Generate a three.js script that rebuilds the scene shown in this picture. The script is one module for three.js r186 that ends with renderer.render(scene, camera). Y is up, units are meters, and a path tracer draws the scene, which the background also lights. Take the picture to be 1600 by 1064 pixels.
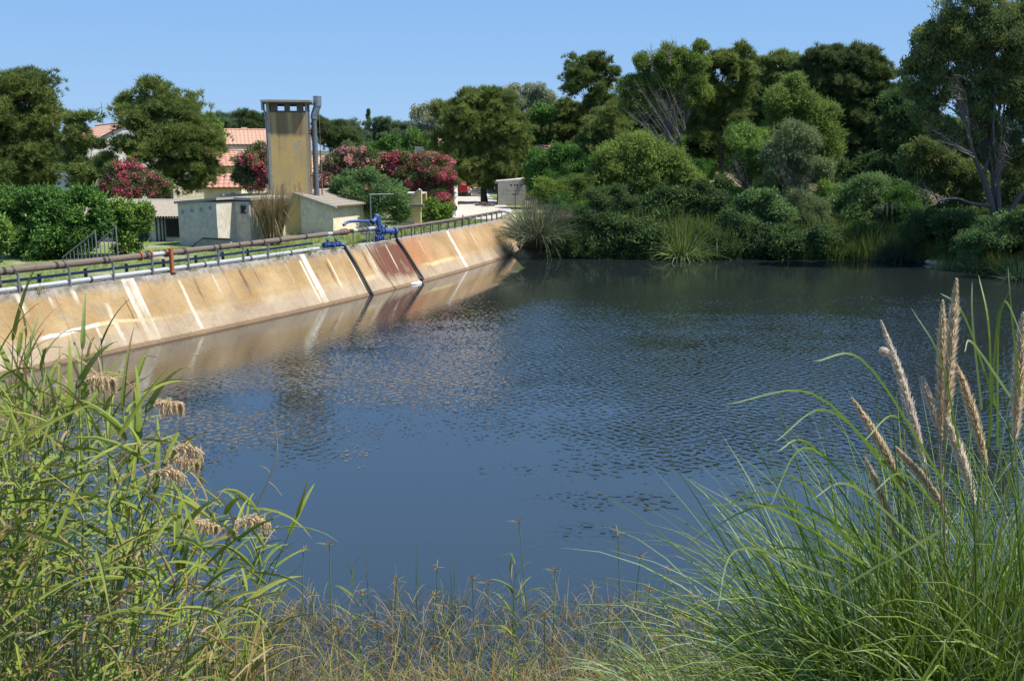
import * as THREE from 'three';
import { mergeGeometries } from 'three/addons/utils/BufferGeometryUtils.js';
import { RoundedBoxGeometry } from 'three/addons/geometries/RoundedBoxGeometry.js';
import { ImprovedNoise } from 'three/addons/math/ImprovedNoise.js';

// ------------------------------------------------------------------ camera, sky, sun, exposure
const F = 1450, HOR = 245, EYE = 7.3, CREST = 2.5;
const scene = new THREE.Scene();
const camera = new THREE.PerspectiveCamera(2 * Math.atan(532 / F) * 180 / Math.PI, 1600 / 1064, 0.1, 3000);
const pitch = Math.atan((532 - HOR) / F);
camera.position.set(0, EYE, 0);
camera.rotation.x = -pitch;
const renderer = new THREE.WebGLRenderer();
renderer.toneMapping = THREE.LinearToneMapping;
renderer.toneMappingExposure = 1.8;
renderer.shadowMap.enabled = true;

const SUN = new THREE.Vector3(0.50, 0.84, 0.06).normalize();
{
  const w = 512, h = 256, d = new Float32Array(w * h * 4);
  const stops = [[-90, [.10, .12, .12]], [-0.5, [.30, .40, .5]], [0, [.235, .355, .50]], [5, [.18, .31, .50]], [12, [.125, .255, .49]], [25, [.175, .36, .67]], [50, [.125, .265, .53]], [90, [.08, .18, .40]]];
  for (let j = 0; j < h; j++) {
    const el = (j + 0.5) / h * 180 - 90;
    let k = 0; while (k < stops.length - 2 && stops[k + 1][0] < el) k++;
    const [a, ca] = stops[k], [b, cb] = stops[k + 1], t = Math.min(1, Math.max(0, (el - a) / (b - a)));
    for (let i = 0; i < w; i++) {
      const az = (i + 0.5) / w * 2 * Math.PI - Math.PI, e = el * Math.PI / 180;
      const dx = Math.cos(e) * Math.cos(az), dy = Math.sin(e), dz = Math.cos(e) * Math.sin(az);
      const g = Math.pow(Math.max(0, dx * SUN.x + dy * SUN.y + dz * SUN.z), 6) * 0.18 * (el > 0 ? 1 : 0);
      const o = (j * w + i) * 4;
      for (let c = 0; c < 3; c++) d[o + c] = ca[c] + (cb[c] - ca[c]) * t + g;
      d[o + 3] = 1;
    }
  }
  const t = new THREE.DataTexture(d, w, h, THREE.RGBAFormat, THREE.FloatType);
  t.mapping = THREE.EquirectangularReflectionMapping; t.magFilter = THREE.LinearFilter; t.minFilter = THREE.LinearFilter; t.needsUpdate = true;
  scene.background = t; scene.environment = t;
}
const sun = new THREE.DirectionalLight(new THREE.Color(1, .95, .86), 4.9);
sun.position.copy(SUN).multiplyScalar(150).add(new THREE.Vector3(0, 0, -60));
sun.target.position.set(0, 0, -60);
sun.castShadow = true; sun.shadow.mapSize.set(4096, 4096);
Object.assign(sun.shadow.camera, { left: -90, right: 90, top: 90, bottom: -90, near: 1, far: 400 });
scene.add(sun, sun.target);

// ------------------------------------------------------------------ helpers
const V = (x, y, z) => new THREE.Vector3(x, y, z);
const noise = new ImprovedNoise();
const N = (x, y, z = 0) => noise.noise(x + 31.7, y + 17.3, z + 5.1);
function fbm(x, y, z = 0, o = 4) { let s = 0, a = .5, f = 1; for (let i = 0; i < o; i++) { s += a * N(x * f, y * f, z + i * 7.3); a *= .5; f *= 2.03; } return s; }
const clamp = (x, a = 0, b = 1) => Math.min(b, Math.max(a, x));
const sst = (a, b, x) => { const t = clamp((x - a) / (b - a)); return t * t * (3 - 2 * t); };
const lerp = (a, b, t) => a + (b - a) * t;
function rng(seed) { let s = seed | 0; const f = () => { s = (s + 0x6d2b79f5) | 0; let t = Math.imul(s ^ (s >>> 15), 1 | s); t = (t + Math.imul(t ^ (t >>> 7), 61 | t)) ^ t; return ((t ^ (t >>> 14)) >>> 0) / 4294967296; }; f.r = (a, b) => a + (b - a) * f(); f.s = (a) => (f() * 2 - 1) * a; f.i = (n) => Math.floor(f() * n); return f; }
// a direction of the lens as a ray into the world, at a depth or down to a height
function ray(px, py) { const y = (532 - py) / F, c = Math.cos(pitch), s = Math.sin(pitch); return V((px - 800) / F, y * c - s, -(c + y * s)); }
function at(px, py, depth) { const r = ray(px, py); return r.multiplyScalar(depth / -r.z).add(V(0, EYE, 0)); }
function onY(px, py, y) { const r = ray(px, py); return r.multiplyScalar((y - EYE) / r.y).add(V(0, EYE, 0)); }
function pxOf(p) { const c = Math.cos(pitch), s = Math.sin(pitch), y = p.y - EYE, d = -p.z; const fw = d * c - y * s, up = y * c + d * s; return [800 + F * p.x / fw, 532 - F * up / fw]; }

const used = new Map();
function numbered(name) { const n = used.get(name) ?? 0; used.set(name, n + 1); return n ? name + '_' + String(n).padStart(3, '0') : name; }
function tag(o, label, category, group, kind) { if (label) o.userData.label = label; if (category) o.userData.category = category; if (group) o.userData.group = group; if (kind) o.userData.kind = kind; return o; }
function thing(name, label, category, pos = V(0, 0, 0), group) { const o = new THREE.Group(); o.name = numbered(name); o.position.copy(pos); scene.add(o); return tag(o, label, category, group); }
const mesh = (name, geo, mat, parent) => { const m = new THREE.Mesh(geo, mat); m.name = parent === scene ? numbered(name) : name; m.castShadow = m.receiveShadow = true; parent.add(m); return m; };
const clean = (g) => { const o = g.index ? g.toNonIndexed() : g; for (const k of Object.keys(o.attributes)) if (!['position', 'normal', 'uv'].includes(k)) o.deleteAttribute(k); if (!o.attributes.uv) o.setAttribute('uv', new THREE.BufferAttribute(new Float32Array(o.attributes.position.count * 2), 2)); if (!o.attributes.normal) o.computeVertexNormals(); return o; };
const merge = (list) => mergeGeometries(list.map(clean));
function box(w, h, d, x = 0, y = 0, z = 0, ry = 0, r = 0) { const g = r ? new RoundedBoxGeometry(w, h, d, 2, r) : new THREE.BoxGeometry(w, h, d); const p = g.attributes.position, u = g.attributes.uv, n = g.attributes.normal; for (let i = 0; i < p.count; i++) { const ax = Math.abs(n.getX(i)), ay = Math.abs(n.getY(i)), az = Math.abs(n.getZ(i)); if (ay > ax && ay > az) u.setXY(i, p.getX(i) + x, p.getZ(i) + z); else if (ax > az) u.setXY(i, p.getZ(i) + z, p.getY(i) + y); else u.setXY(i, p.getX(i) + x, p.getY(i) + y); } g.rotateY(ry); g.translate(x, y, z); return g; }
function rod(a, b, r0, r1 = r0, seg = 8) { const d = b.clone().sub(a), L = d.length(); const g = new THREE.CylinderGeometry(r1, r0, L, seg); g.translate(0, L / 2, 0); g.applyQuaternion(new THREE.Quaternion().setFromUnitVectors(V(0, 1, 0), d.normalize())); g.translate(a.x, a.y, a.z); return g; }
// tapered tube along points
function limb(pts, r0, r1, seg = 6, wob = 0, rd = null) {
  const c = new THREE.CatmullRomCurve3(pts), n = Math.max(3, pts.length * 3), pos = [], uv = [], idx = [];
  let up = V(.31, .2, .93);
  for (let i = 0; i <= n; i++) {
    const t = i / n, p = c.getPoint(t), tg = c.getTangent(t), a = tg.clone().cross(up).normalize(), b = a.clone().cross(tg), r = lerp(r0, r1, Math.pow(t, .8)) * (1 + (wob && rd ? rd.s(wob) : 0));
    for (let k = 0; k <= seg; k++) { const f = k / seg * 2 * Math.PI; pos.push(p.x + (a.x * Math.cos(f) + b.x * Math.sin(f)) * r, p.y + (a.y * Math.cos(f) + b.y * Math.sin(f)) * r, p.z + (a.z * Math.cos(f) + b.z * Math.sin(f)) * r); uv.push(k / seg, t * 4); }
  }
  for (let i = 0; i < n; i++) for (let k = 0; k < seg; k++) { const o = i * (seg + 1) + k; idx.push(o, o + seg + 1, o + 1, o + 1, o + seg + 1, o + seg + 2); }
  const g = new THREE.BufferGeometry(); g.setAttribute('position', new THREE.Float32BufferAttribute(pos, 3)); g.setAttribute('uv', new THREE.Float32BufferAttribute(uv, 2)); g.setIndex(idx); g.computeVertexNormals(); return g;
}
// soup of triangles with uv and colours
class Soup {
  constructor() { this.p = []; this.c = []; this.u = []; }
  tri(a, b, c, col, ua, ub, uc) { this.p.push(a.x, a.y, a.z, b.x, b.y, b.z, c.x, c.y, c.z); if (col) for (let i = 0; i < 3; i++) this.c.push(col[0], col[1], col[2]); if (ua) this.u.push(...ua, ...ub, ...uc); }
  quad(a, b, c, d, col, ua, ub, uc, ud) { this.tri(a, b, c, col, ua, ub, uc); this.tri(a, c, d, col, ua, uc, ud); }
  geo() { const g = new THREE.BufferGeometry(); g.setAttribute('position', new THREE.Float32BufferAttribute(this.p, 3)); if (this.c.length) g.setAttribute('color', new THREE.Float32BufferAttribute(this.c, 3)); if (this.u.length) g.setAttribute('uv', new THREE.Float32BufferAttribute(this.u, 2)); g.computeVertexNormals(); return g; }
}
function dataTex(w, h, fn, srgb, rep = true) { const d = new Uint8Array(w * h * 4); for (let j = 0; j < h; j++) for (let i = 0; i < w; i++) { const c = fn(i / w, j / h, i, j), o = (j * w + i) * 4; if (typeof c === 'number') d[o] = d[o + 1] = d[o + 2] = clamp(c) * 255; else { d[o] = clamp(c[0]) * 255; d[o + 1] = clamp(c[1]) * 255; d[o + 2] = clamp(c[2]) * 255; } d[o + 3] = 255; } const t = new THREE.DataTexture(d, w, h); t.wrapS = t.wrapT = rep ? THREE.RepeatWrapping : THREE.ClampToEdgeWrapping; t.magFilter = THREE.LinearFilter; t.minFilter = THREE.LinearMipmapLinearFilter; t.generateMipmaps = true; if (srgb) t.colorSpace = THREE.SRGBColorSpace; t.needsUpdate = true; return t; }
const toS = (v) => v <= .0031308 ? v * 12.92 : 1.055 * Math.pow(v, 1 / 2.4) - .055;
const S3 = (c) => [toS(clamp(c[0])), toS(clamp(c[1])), toS(clamp(c[2]))];
const mixc = (a, b, t) => [lerp(a[0], b[0], t), lerp(a[1], b[1], t), lerp(a[2], b[2], t)];
// tiling value noise for repeatable textures
function tileNoise(seed, n) { const r = rng(seed), a = new Float32Array(n * n).map(() => r()); return (u, v, f = 1) => { const x = u * n * f, y = v * n * f, x0 = Math.floor(x), y0 = Math.floor(y), fx = x - x0, fy = y - y0, sx = fx * fx * (3 - 2 * fx), sy = fy * fy * (3 - 2 * fy), q = (i, j) => a[(((j % n) + n) % n) * n + (((i % n) + n) % n)]; return lerp(lerp(q(x0, y0), q(x0 + 1, y0), sx), lerp(q(x0, y0 + 1), q(x0 + 1, y0 + 1), sx), sy); }; }
const tn16 = tileNoise(3, 16), tn64 = tileNoise(4, 64), tn128 = tileNoise(5, 128);

// ------------------------------------------------------------------ materials
const grainTex = dataTex(512, 512, (u, v) => { const a = .5 * tn16(u, v) + .3 * tn64(u, v) + .2 * tn128(u, v); const q = .62 + .5 * a; return S3([q, q, q]); }, true);
const grainBump = dataTex(512, 512, (u, v) => .45 * tn64(u, v) + .35 * tn128(u, v) + .2 * tn128(u, v, 3));
const rep = (t, r) => { const c = t.clone(); c.repeat.set(r, r); c.needsUpdate = true; return c; };
const gT = rep(grainTex, .35), gB = rep(grainBump, .8);
const M = {};
const std = (name, col, rough = .9, o = {}) => { const m = new THREE.MeshStandardMaterial({ color: new THREE.Color().setRGB(...col), roughness: rough, side: THREE.DoubleSide, ...o }); m.name = name; return M[name] = m; };
const plaster = (name, col, o = {}) => std(name, col, .92, { map: gT, bumpMap: gB, bumpScale: .01, ...o });
plaster('greyPlaster', [.54, .485, .395]); plaster('creamPlaster', [.70, .595, .425]); plaster('whitePlaster', [.64,.61,.56]); plaster('yellowPlaster', [.60, .46, .20]); plaster('peachPlaster', [.52, .33, .19]); plaster('beigePlaster', [.40, .36, .29]);
plaster('pilasterGrey', [.33, .28, .215]); plaster('darkConcrete', [.13, .105, .08]); plaster('concrete', [.30, .285, .26]); plaster('paleConcrete', [.45, .42, .37]); plaster('roadMat', [.42, .38, .32]); plaster('stoneMat', [.34, .31, .27]);
std('terracotta', [.47, .265, .185], .9, { map: rep(grainTex, .8), bumpMap: gB, bumpScale: .01 }); std('terracottaTan', [.50, .32, .20], .9, { map: rep(grainTex, .8) }); std('terracottaRed', [.43, .21, .15], .9, { map: rep(grainTex, .8) });
std('fibreRoof', [.27, .23, .18], .95, { map: rep(grainTex, 1.1), bumpMap: gB, bumpScale: .01 });
std('darkMetal', [.035, .037, .04], .6, { metalness: .2 }); std('greyMetal', [.20, .205, .21], .5, { metalness: .5 }); std('galvanised', [.36, .38, .40], .42, { metalness: .75, map: rep(grainTex, 1.2) });
std('whitePipe', [.33, .34, .35], .45, { map: rep(grainTex, 1.1) }); std('brownPipe', [.15, .115, .09], .9, { map: rep(grainTex, 1.6), bumpMap: gB, bumpScale: .02 }); std('mastPaint', [.16, .11, .085], .8); std('rust', [.30, .095, .035], .9, { map: rep(grainTex, 2) }); std('bluePipe', [.05, .09, .16], .5); std('bluePaint', [.026, .066, .21], .5, { map: rep(grainTex, 2.5) });
std('rubber', [.012, .012, .013], .55); std('glass', [.02, .025, .03], .12); std('dark', [.02, .019, .018], .9); std('redPaint', [.36, .02, .022], .35); std('timber', [.14, .10, .07], .9); std('greenPaint', [.03, .16, .11], .6); std('brick', [.38, .2, .13], .9);
std('floatWhite', [.7, .7, .68], .5);
const bark = (name, col) => std(name, col, .95, { map: rep(grainTex, 2), bumpMap: rep(grainBump, 2), bumpScale: .04 });
bark('pineBark', [.085, .06, .045]); bark('eucBark', [.16, .135, .115]); bark('greyBark', [.15, .13, .115]); bark('deadBark', [.27, .23, .19]);
const leafMat = (name, col, tr = .35, o = {}) => { const m = new THREE.MeshPhysicalMaterial({ color: new THREE.Color().setRGB(...col), roughness: 1, transmission: tr, thickness: 0, specularIntensity: .35, side: THREE.DoubleSide, ...o }); m.name = name; return M[name] = m; };
leafMat('foliage', [1, 1, 1], .35); leafMat('blade', [1, 1, 1], .45, { vertexColors: true, roughness: .62, specularIntensity: .3 }); leafMat('plumeFibre', [1, 1, 1], .5, { vertexColors: true, roughness: 1, specularIntensity: .1 });

// ------------------------------------------------------------------ the dam's line, the lake and the terrain
const crestPts = [[0, 460], [50, 455], [107, 447], [197, 436], [293, 423], [343, 415.5], [420, 406], [471, 398.5], [534, 387.5], [615, 374], [698, 358], [790, 343]].map(([x, y]) => onY(x, y, CREST));
const [qa, qb, qc] = (() => { // least squares of the crest's sideways place by depth: a quadratic
  const A = [[0, 0, 0], [0, 0, 0], [0, 0, 0]], B = [0, 0, 0];
  for (const p of crestPts) { const d = -p.z, r = [1, d, d * d]; for (let i = 0; i < 3; i++) { B[i] += r[i] * p.x; for (let j = 0; j < 3; j++) A[i][j] += r[i] * r[j]; } }
  for (let i = 0; i < 3; i++) { const k = A[i][i]; for (let j = i; j < 3; j++) A[i][j] /= k; B[i] /= k; for (let m = 0; m < 3; m++) if (m !== i) { const f = A[m][i]; for (let j = i; j < 3; j++) A[m][j] -= f * A[i][j]; B[m] -= f * B[i]; } }
  return B;
})();
const cx = (d) => qa + qb * d + qc * d * d, cxp = (d) => qb + 2 * qc * d;
const D0 = 9, D1 = -crestPts[crestPts.length - 1].z + .6;
const damRow = []; { let s = 0; for (let i = 0; i <= 700; i++) { const d = lerp(D0, D1, i / 700); if (i) s += (D1 - D0) / 700 * Math.hypot(1, cxp(d)); damRow.push([d, s]); } }
const DAML = damRow[700][1];
const dOfS = (s) => { let i = clamp(Math.floor(s / DAML * 700), 0, 699); while (i > 0 && damRow[i][1] > s) i--; while (i < 699 && damRow[i + 1][1] < s) i++; const [a, sa] = damRow[i], [b, sb] = damRow[i + 1]; return lerp(a, b, (s - sa) / (sb - sa)); };
const damPt = (s, off, y) => { const d = dOfS(s), k = cxp(d), n = Math.hypot(1, k); return V(cx(d) + off / n, y, -(d - off * k / n)); };   // off: metres towards the water
const sOfPx = (px, off = 0, y = CREST) => { let a = 0, b = DAML; for (let i = 0; i < 40; i++) { const m = (a + b) / 2; if (pxOf(damPt(m, off, y))[0] < px) a = m; else b = m; } return (a + b) / 2; };
const damTurn = (s) => -Math.atan(cxp(dOfS(s)));
const RUN = 1.54;

const shoreFar = [[800, 403], [860, 402], [960, 402], [1080, 402], [1200, 403], [1320, 404], [1400, 406], [1450, 411], [1500, 417], [1545, 425], [1600, 434]].map(([x, y]) => onY(x, y, 0));
const LAKE = [];
for (let s = 0; s <= DAML; s += 3) { const p = damPt(s, RUN, 0); LAKE.push([p.x, -p.z]); }
for (const p of shoreFar) LAKE.push([p.x, -p.z]);
LAKE.push([36, 48], [37, 38], [31, 27], [22, 19], [13, 14.2], [7, 12.4], [2, 11.5], [-3, 11.2], [-8, 10.8], [-14, 10]);
function lakeDist(x, d) { let best = 1e9, inside = false; for (let i = 0, j = LAKE.length - 1; i < LAKE.length; j = i++) { const [ax, ay] = LAKE[j], [bx, by] = LAKE[i], ux = bx - ax, uy = by - ay, t = clamp(((x - ax) * ux + (d - ay) * uy) / (ux * ux + uy * uy)); best = Math.min(best, Math.hypot(x - ax - ux * t, d - ay - uy * t)); if ((ay > d) !== (by > d) && x < (bx - ax) * (d - ay) / (by - ay) + ax) inside = !inside; } return inside ? -best : best; }
const LAND = CREST - .1;
function ground(x, z) {
  const d = -z, sd = lakeDist(x, d);
  const flat = LAND + .05 * clamp(d - 84, 0, 60) * sst(-9, -20, x) + .045 * clamp(d - 128, 0, 70) + .25 * fbm(x * .08, d * .08);
  if (d > 4 && d < D1 + .3) { const o = x - cx(d); if (o < .15) return lerp(LAND + .06 * fbm(x * .3, d * .3) , -2, sst(-.5, .1, o)); if (sd > 0 && o < RUN + 1) return -1.5; }
  if (sd <= 0) return Math.max(-1.6, sd * .5 - .02);
  const near = Math.min(5.4, sd * .46) + .12 * fbm(x * .7, d * .7);
  const far = .5 * sst(0, 1.3, sd) + .235 * Math.min(sd, 16) + .11 * Math.max(0, Math.min(sd, 60) - 16) + .02 * clamp(sd - 60, 0, 60) + .35 * fbm(x * .12, d * .12) * sst(0, 6, sd);
  const w = sst(1.5, 11 + .5 * Math.max(0, d - 80), x);
  let f = lerp(Math.min(flat, .4 + sd * .6), far, w);
  if (x > 30) f = Math.min(f, lerp(far, 9, sst(30, 60, x)));
  return lerp(near, f, sst(20, 34, d));
}
const onGround = (x, z, up = 0) => V(x, ground(x, z) + up, z);

std('soil', [1, 1, 1], .97, { vertexColors: true, map: rep(grainTex, .5), bumpMap: rep(grainBump, .4), bumpScale: .05 });
{
  const xs = [], ds = [];
  for (let x = -700; x < -40; x += 30) xs.push(x); for (let x = -40; x < 45; x += .8) xs.push(x); for (let x = 45; x <= 700; x += 30) xs.push(x);
  for (let d = -60; d < 2; d += 6) ds.push(d); for (let d = 2; d < 130; d += .8) ds.push(d); for (let d = 130; d < 260; d += 6) ds.push(d); for (let d = 260; d <= 1800; d += 70) ds.push(d);
  const pos = [], col = [], uv = [], idx = [], nx = xs.length;
  for (const d of ds) for (const x of xs) {
    const y = ground(x, -d); pos.push(x, y, -d); uv.push(x, d);
    const n1 = fbm(x * .25, d * .25), n2 = fbm(x * .9 + 9, d * .9);
    let c;
    if (y < .25) c = [.075, .055, .035];
    else if (d < 22) c = mixc([.085, .065, .035], [.07, .08, .03], sst(-.2, .3, n1));
    else if (x < cx(Math.min(d, 80)) + 3 && d < 130) c = mixc([.15, .19, .045], [.30, .25, .16], sst(.02, .3, n1 + .5 * n2 + (d > 60 ? .05 : -.1)));
    else c = mixc([.075, .07, .035], [.34, .26, .16], sst(.1, .5, n1 + .4 * n2 + .75 * sst(5, 2, Math.hypot(x - 19.5, (d - 97) * .5)) + .35 * sst(5, 2, Math.hypot(x - 21, (d - 83) * .6))));
    col.push(...c);
  }
  for (let j = 0; j < ds.length - 1; j++) for (let i = 0; i < nx - 1; i++) { const o = j * nx + i; idx.push(o, o + 1, o + nx, o + 1, o + nx + 1, o + nx); }
  const g = new THREE.BufferGeometry(); g.setAttribute('position', new THREE.Float32BufferAttribute(pos, 3)); g.setAttribute('color', new THREE.Float32BufferAttribute(col, 3)); g.setAttribute('uv', new THREE.Float32BufferAttribute(uv, 2)); g.setIndex(idx); g.computeVertexNormals();
  tag(mesh('ground', g, M.soil, scene), 'grassy banks, dirt yard and wooded slopes around the reservoir', null, null, 'structure');
}
// road: a pale sheet from the gate back to the truck
{
  const L = [[640, 336], [690, 329], [716, 322], [712, 312], [706, 304], [706, 298]].map(([x, y]) => onY(x, y, LAND)), R = [[770, 343], [800, 330], [790, 322], [775, 313], [765, 305], [760, 298]].map(([x, y]) => onY(x, y, LAND));
  const so = new Soup(), K = 8; const row = (A, t) => new THREE.CatmullRomCurve3(A).getPoint(t);
  for (let i = 0; i < 40; i++) for (let k = 0; k < K; k++) { const q = (t, u) => { const p = row(L, t).lerp(row(R, t), u); p.y = Math.max(ground(p.x, p.z), LAND - .1) + .05; return p; }; const a = q(i / 40, k / K), b = q(i / 40, (k + 1) / K), c = q((i + 1) / 40, (k + 1) / K), d = q((i + 1) / 40, k / K); so.quad(a, b, c, d, null, [a.x, a.z], [b.x, b.z], [c.x, c.z], [d.x, d.z]); }
  tag(mesh('road', so.geo(), M.roadMat, scene), 'pale dusty concrete drive running back past the pine', null, null, 'structure');
}
// water
{
  const x0 = -27, x1 = 39, d0 = 8, d1 = 76, st = .33, nx = Math.round((x1 - x0) / st), nd = Math.round((d1 - d0) / st), pos = [], uv = [], idx = [];
  const r = rng(77), waves = []; for (let i = 0; i < 16; i++) { const L = .9 * Math.pow(3, r()), a = .4 + r.s(1.5), k = 2 * Math.PI / L; waves.push([k * Math.sin(a), k * Math.cos(a), r() * 6.3, L * .0003]); }
  const amp = (x, d) => { // wind reaches the middle of the water; the far shore and the foot of the dam lie calm
    const n = fbm(x * .10, d * .16, 2, 3), n2 = fbm(x * .5, d * .8, 4, 2);
    const mid = sst(18, 25, d + 5 * n - .10 * x) * sst(56, 38, d + 12 * n - .2 * Math.min(x, 20)) * clamp(.75 + 1.3 * n);
    const spots = sst(.02, .2, n2) * sst(15.5, 18, d) * sst(30, 21, d) * sst(-5, 3, x) * .75;
    return (.055 + .88 * Math.max(mid, spots)) * (.12 + .88 * sst(6, 19, x - cx(d) + 4 * n));
  };
  for (let j = 0; j <= nd; j++) for (let i = 0; i <= nx; i++) { const x = x0 + i * st, d = d0 + j * st, A = amp(x, d); let y = 0; for (const [a, b, p, h] of waves) y += h * Math.sin(a * x + b * d + p + 1.6 * N(x * .3, d * .3, p)); pos.push(x, y * A, -d); uv.push(i / nx, j / nd); }
  for (let j = 0; j < nd; j++) for (let i = 0; i < nx; i++) { const o = j * (nx + 1) + i; idx.push(o, o + 1, o + nx + 1, o + 1, o + nx + 2, o + nx + 1); }
  const g = new THREE.BufferGeometry(); g.setAttribute('position', new THREE.Float32BufferAttribute(pos, 3)); g.setAttribute('uv', new THREE.Float32BufferAttribute(uv, 2)); g.setIndex(idx); g.computeVertexNormals();
  // short ripples of 12 to 60 cm: two rippled patches laid over each other at odd scales and turns, as strong as the wind is there
  const P = 256, patch = (seed, lo, hi, main, spread) => { const q = rng(seed), w = []; for (let i = 0; i < 80; i++) { const m = lo * Math.pow(hi / lo, q()), a = main + q.s(spread); w.push([Math.round(m * Math.sin(a)), Math.round(m * Math.cos(a)), q() * 6.3, 1 / m]); } const f = new Float32Array(P * P); let mx = 0; for (let j = 0; j < P; j++) for (let i = 0; i < P; i++) { let y = 0; for (const [a, b, p, h] of w) y += h * Math.sin(2 * Math.PI * (a * i + b * j) / P + p); f[j * P + i] = y; mx = Math.max(mx, Math.abs(y)); } return f.map((v) => v / mx); };
  const A1 = patch(5, 13, 44, .1, 1.3), A2 = patch(6, 15, 48, -.1, 1.5), get = (A, u, v) => { u = ((u % 1) + 1) % 1 * P; v = ((v % 1) + 1) % 1 * P; const i = Math.floor(u), j = Math.floor(v), fu = u - i, fv = v - j, i1 = (i + 1) % P, j1 = (j + 1) % P; return lerp(lerp(A[j * P + i], A[j * P + i1], fu), lerp(A[j1 * P + i], A[j1 * P + i1], fu), fv); };
  const R = 2048, C = 128, cell = new Float32Array((C + 1) * (C + 1)); for (let j = 0; j <= C; j++) for (let i = 0; i <= C; i++) cell[j * (C + 1) + i] = amp(lerp(x0, x1, i / C), lerp(d0, d1, j / C));
  const rip = dataTex(R, R, (u, v) => {
    const x = lerp(x0, x1, u), d = lerp(d0, d1, v), fi = Math.min(u * C, C - .001), fj = Math.min(v * C, C - .001), i = Math.floor(fi), j = Math.floor(fj), o = j * (C + 1) + i, A = lerp(lerp(cell[o], cell[o + 1], fi - i), lerp(cell[o + C + 1], cell[o + C + 2], fi - i), fj - j);
    return .5 + A * ((.27 + .2 * N(x * .35, d * .5)) * get(A1, x / 4.3, d / 4.3) + .22 * get(A2, (x * .93 + d * .36) / 5.9, (d * .93 - x * .36) / 5.9));
  }, false, false);
  const m = new THREE.MeshPhysicalMaterial({ color: new THREE.Color().setRGB(.012, .0155, .016), roughness: .04, ior: 1.7, bumpMap: rip, bumpScale: .085 }); m.name = 'lakeWater';
  tag(mesh('water', g, m, scene), 'dark rippled water of the reservoir', null, null, 'structure');
}
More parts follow.
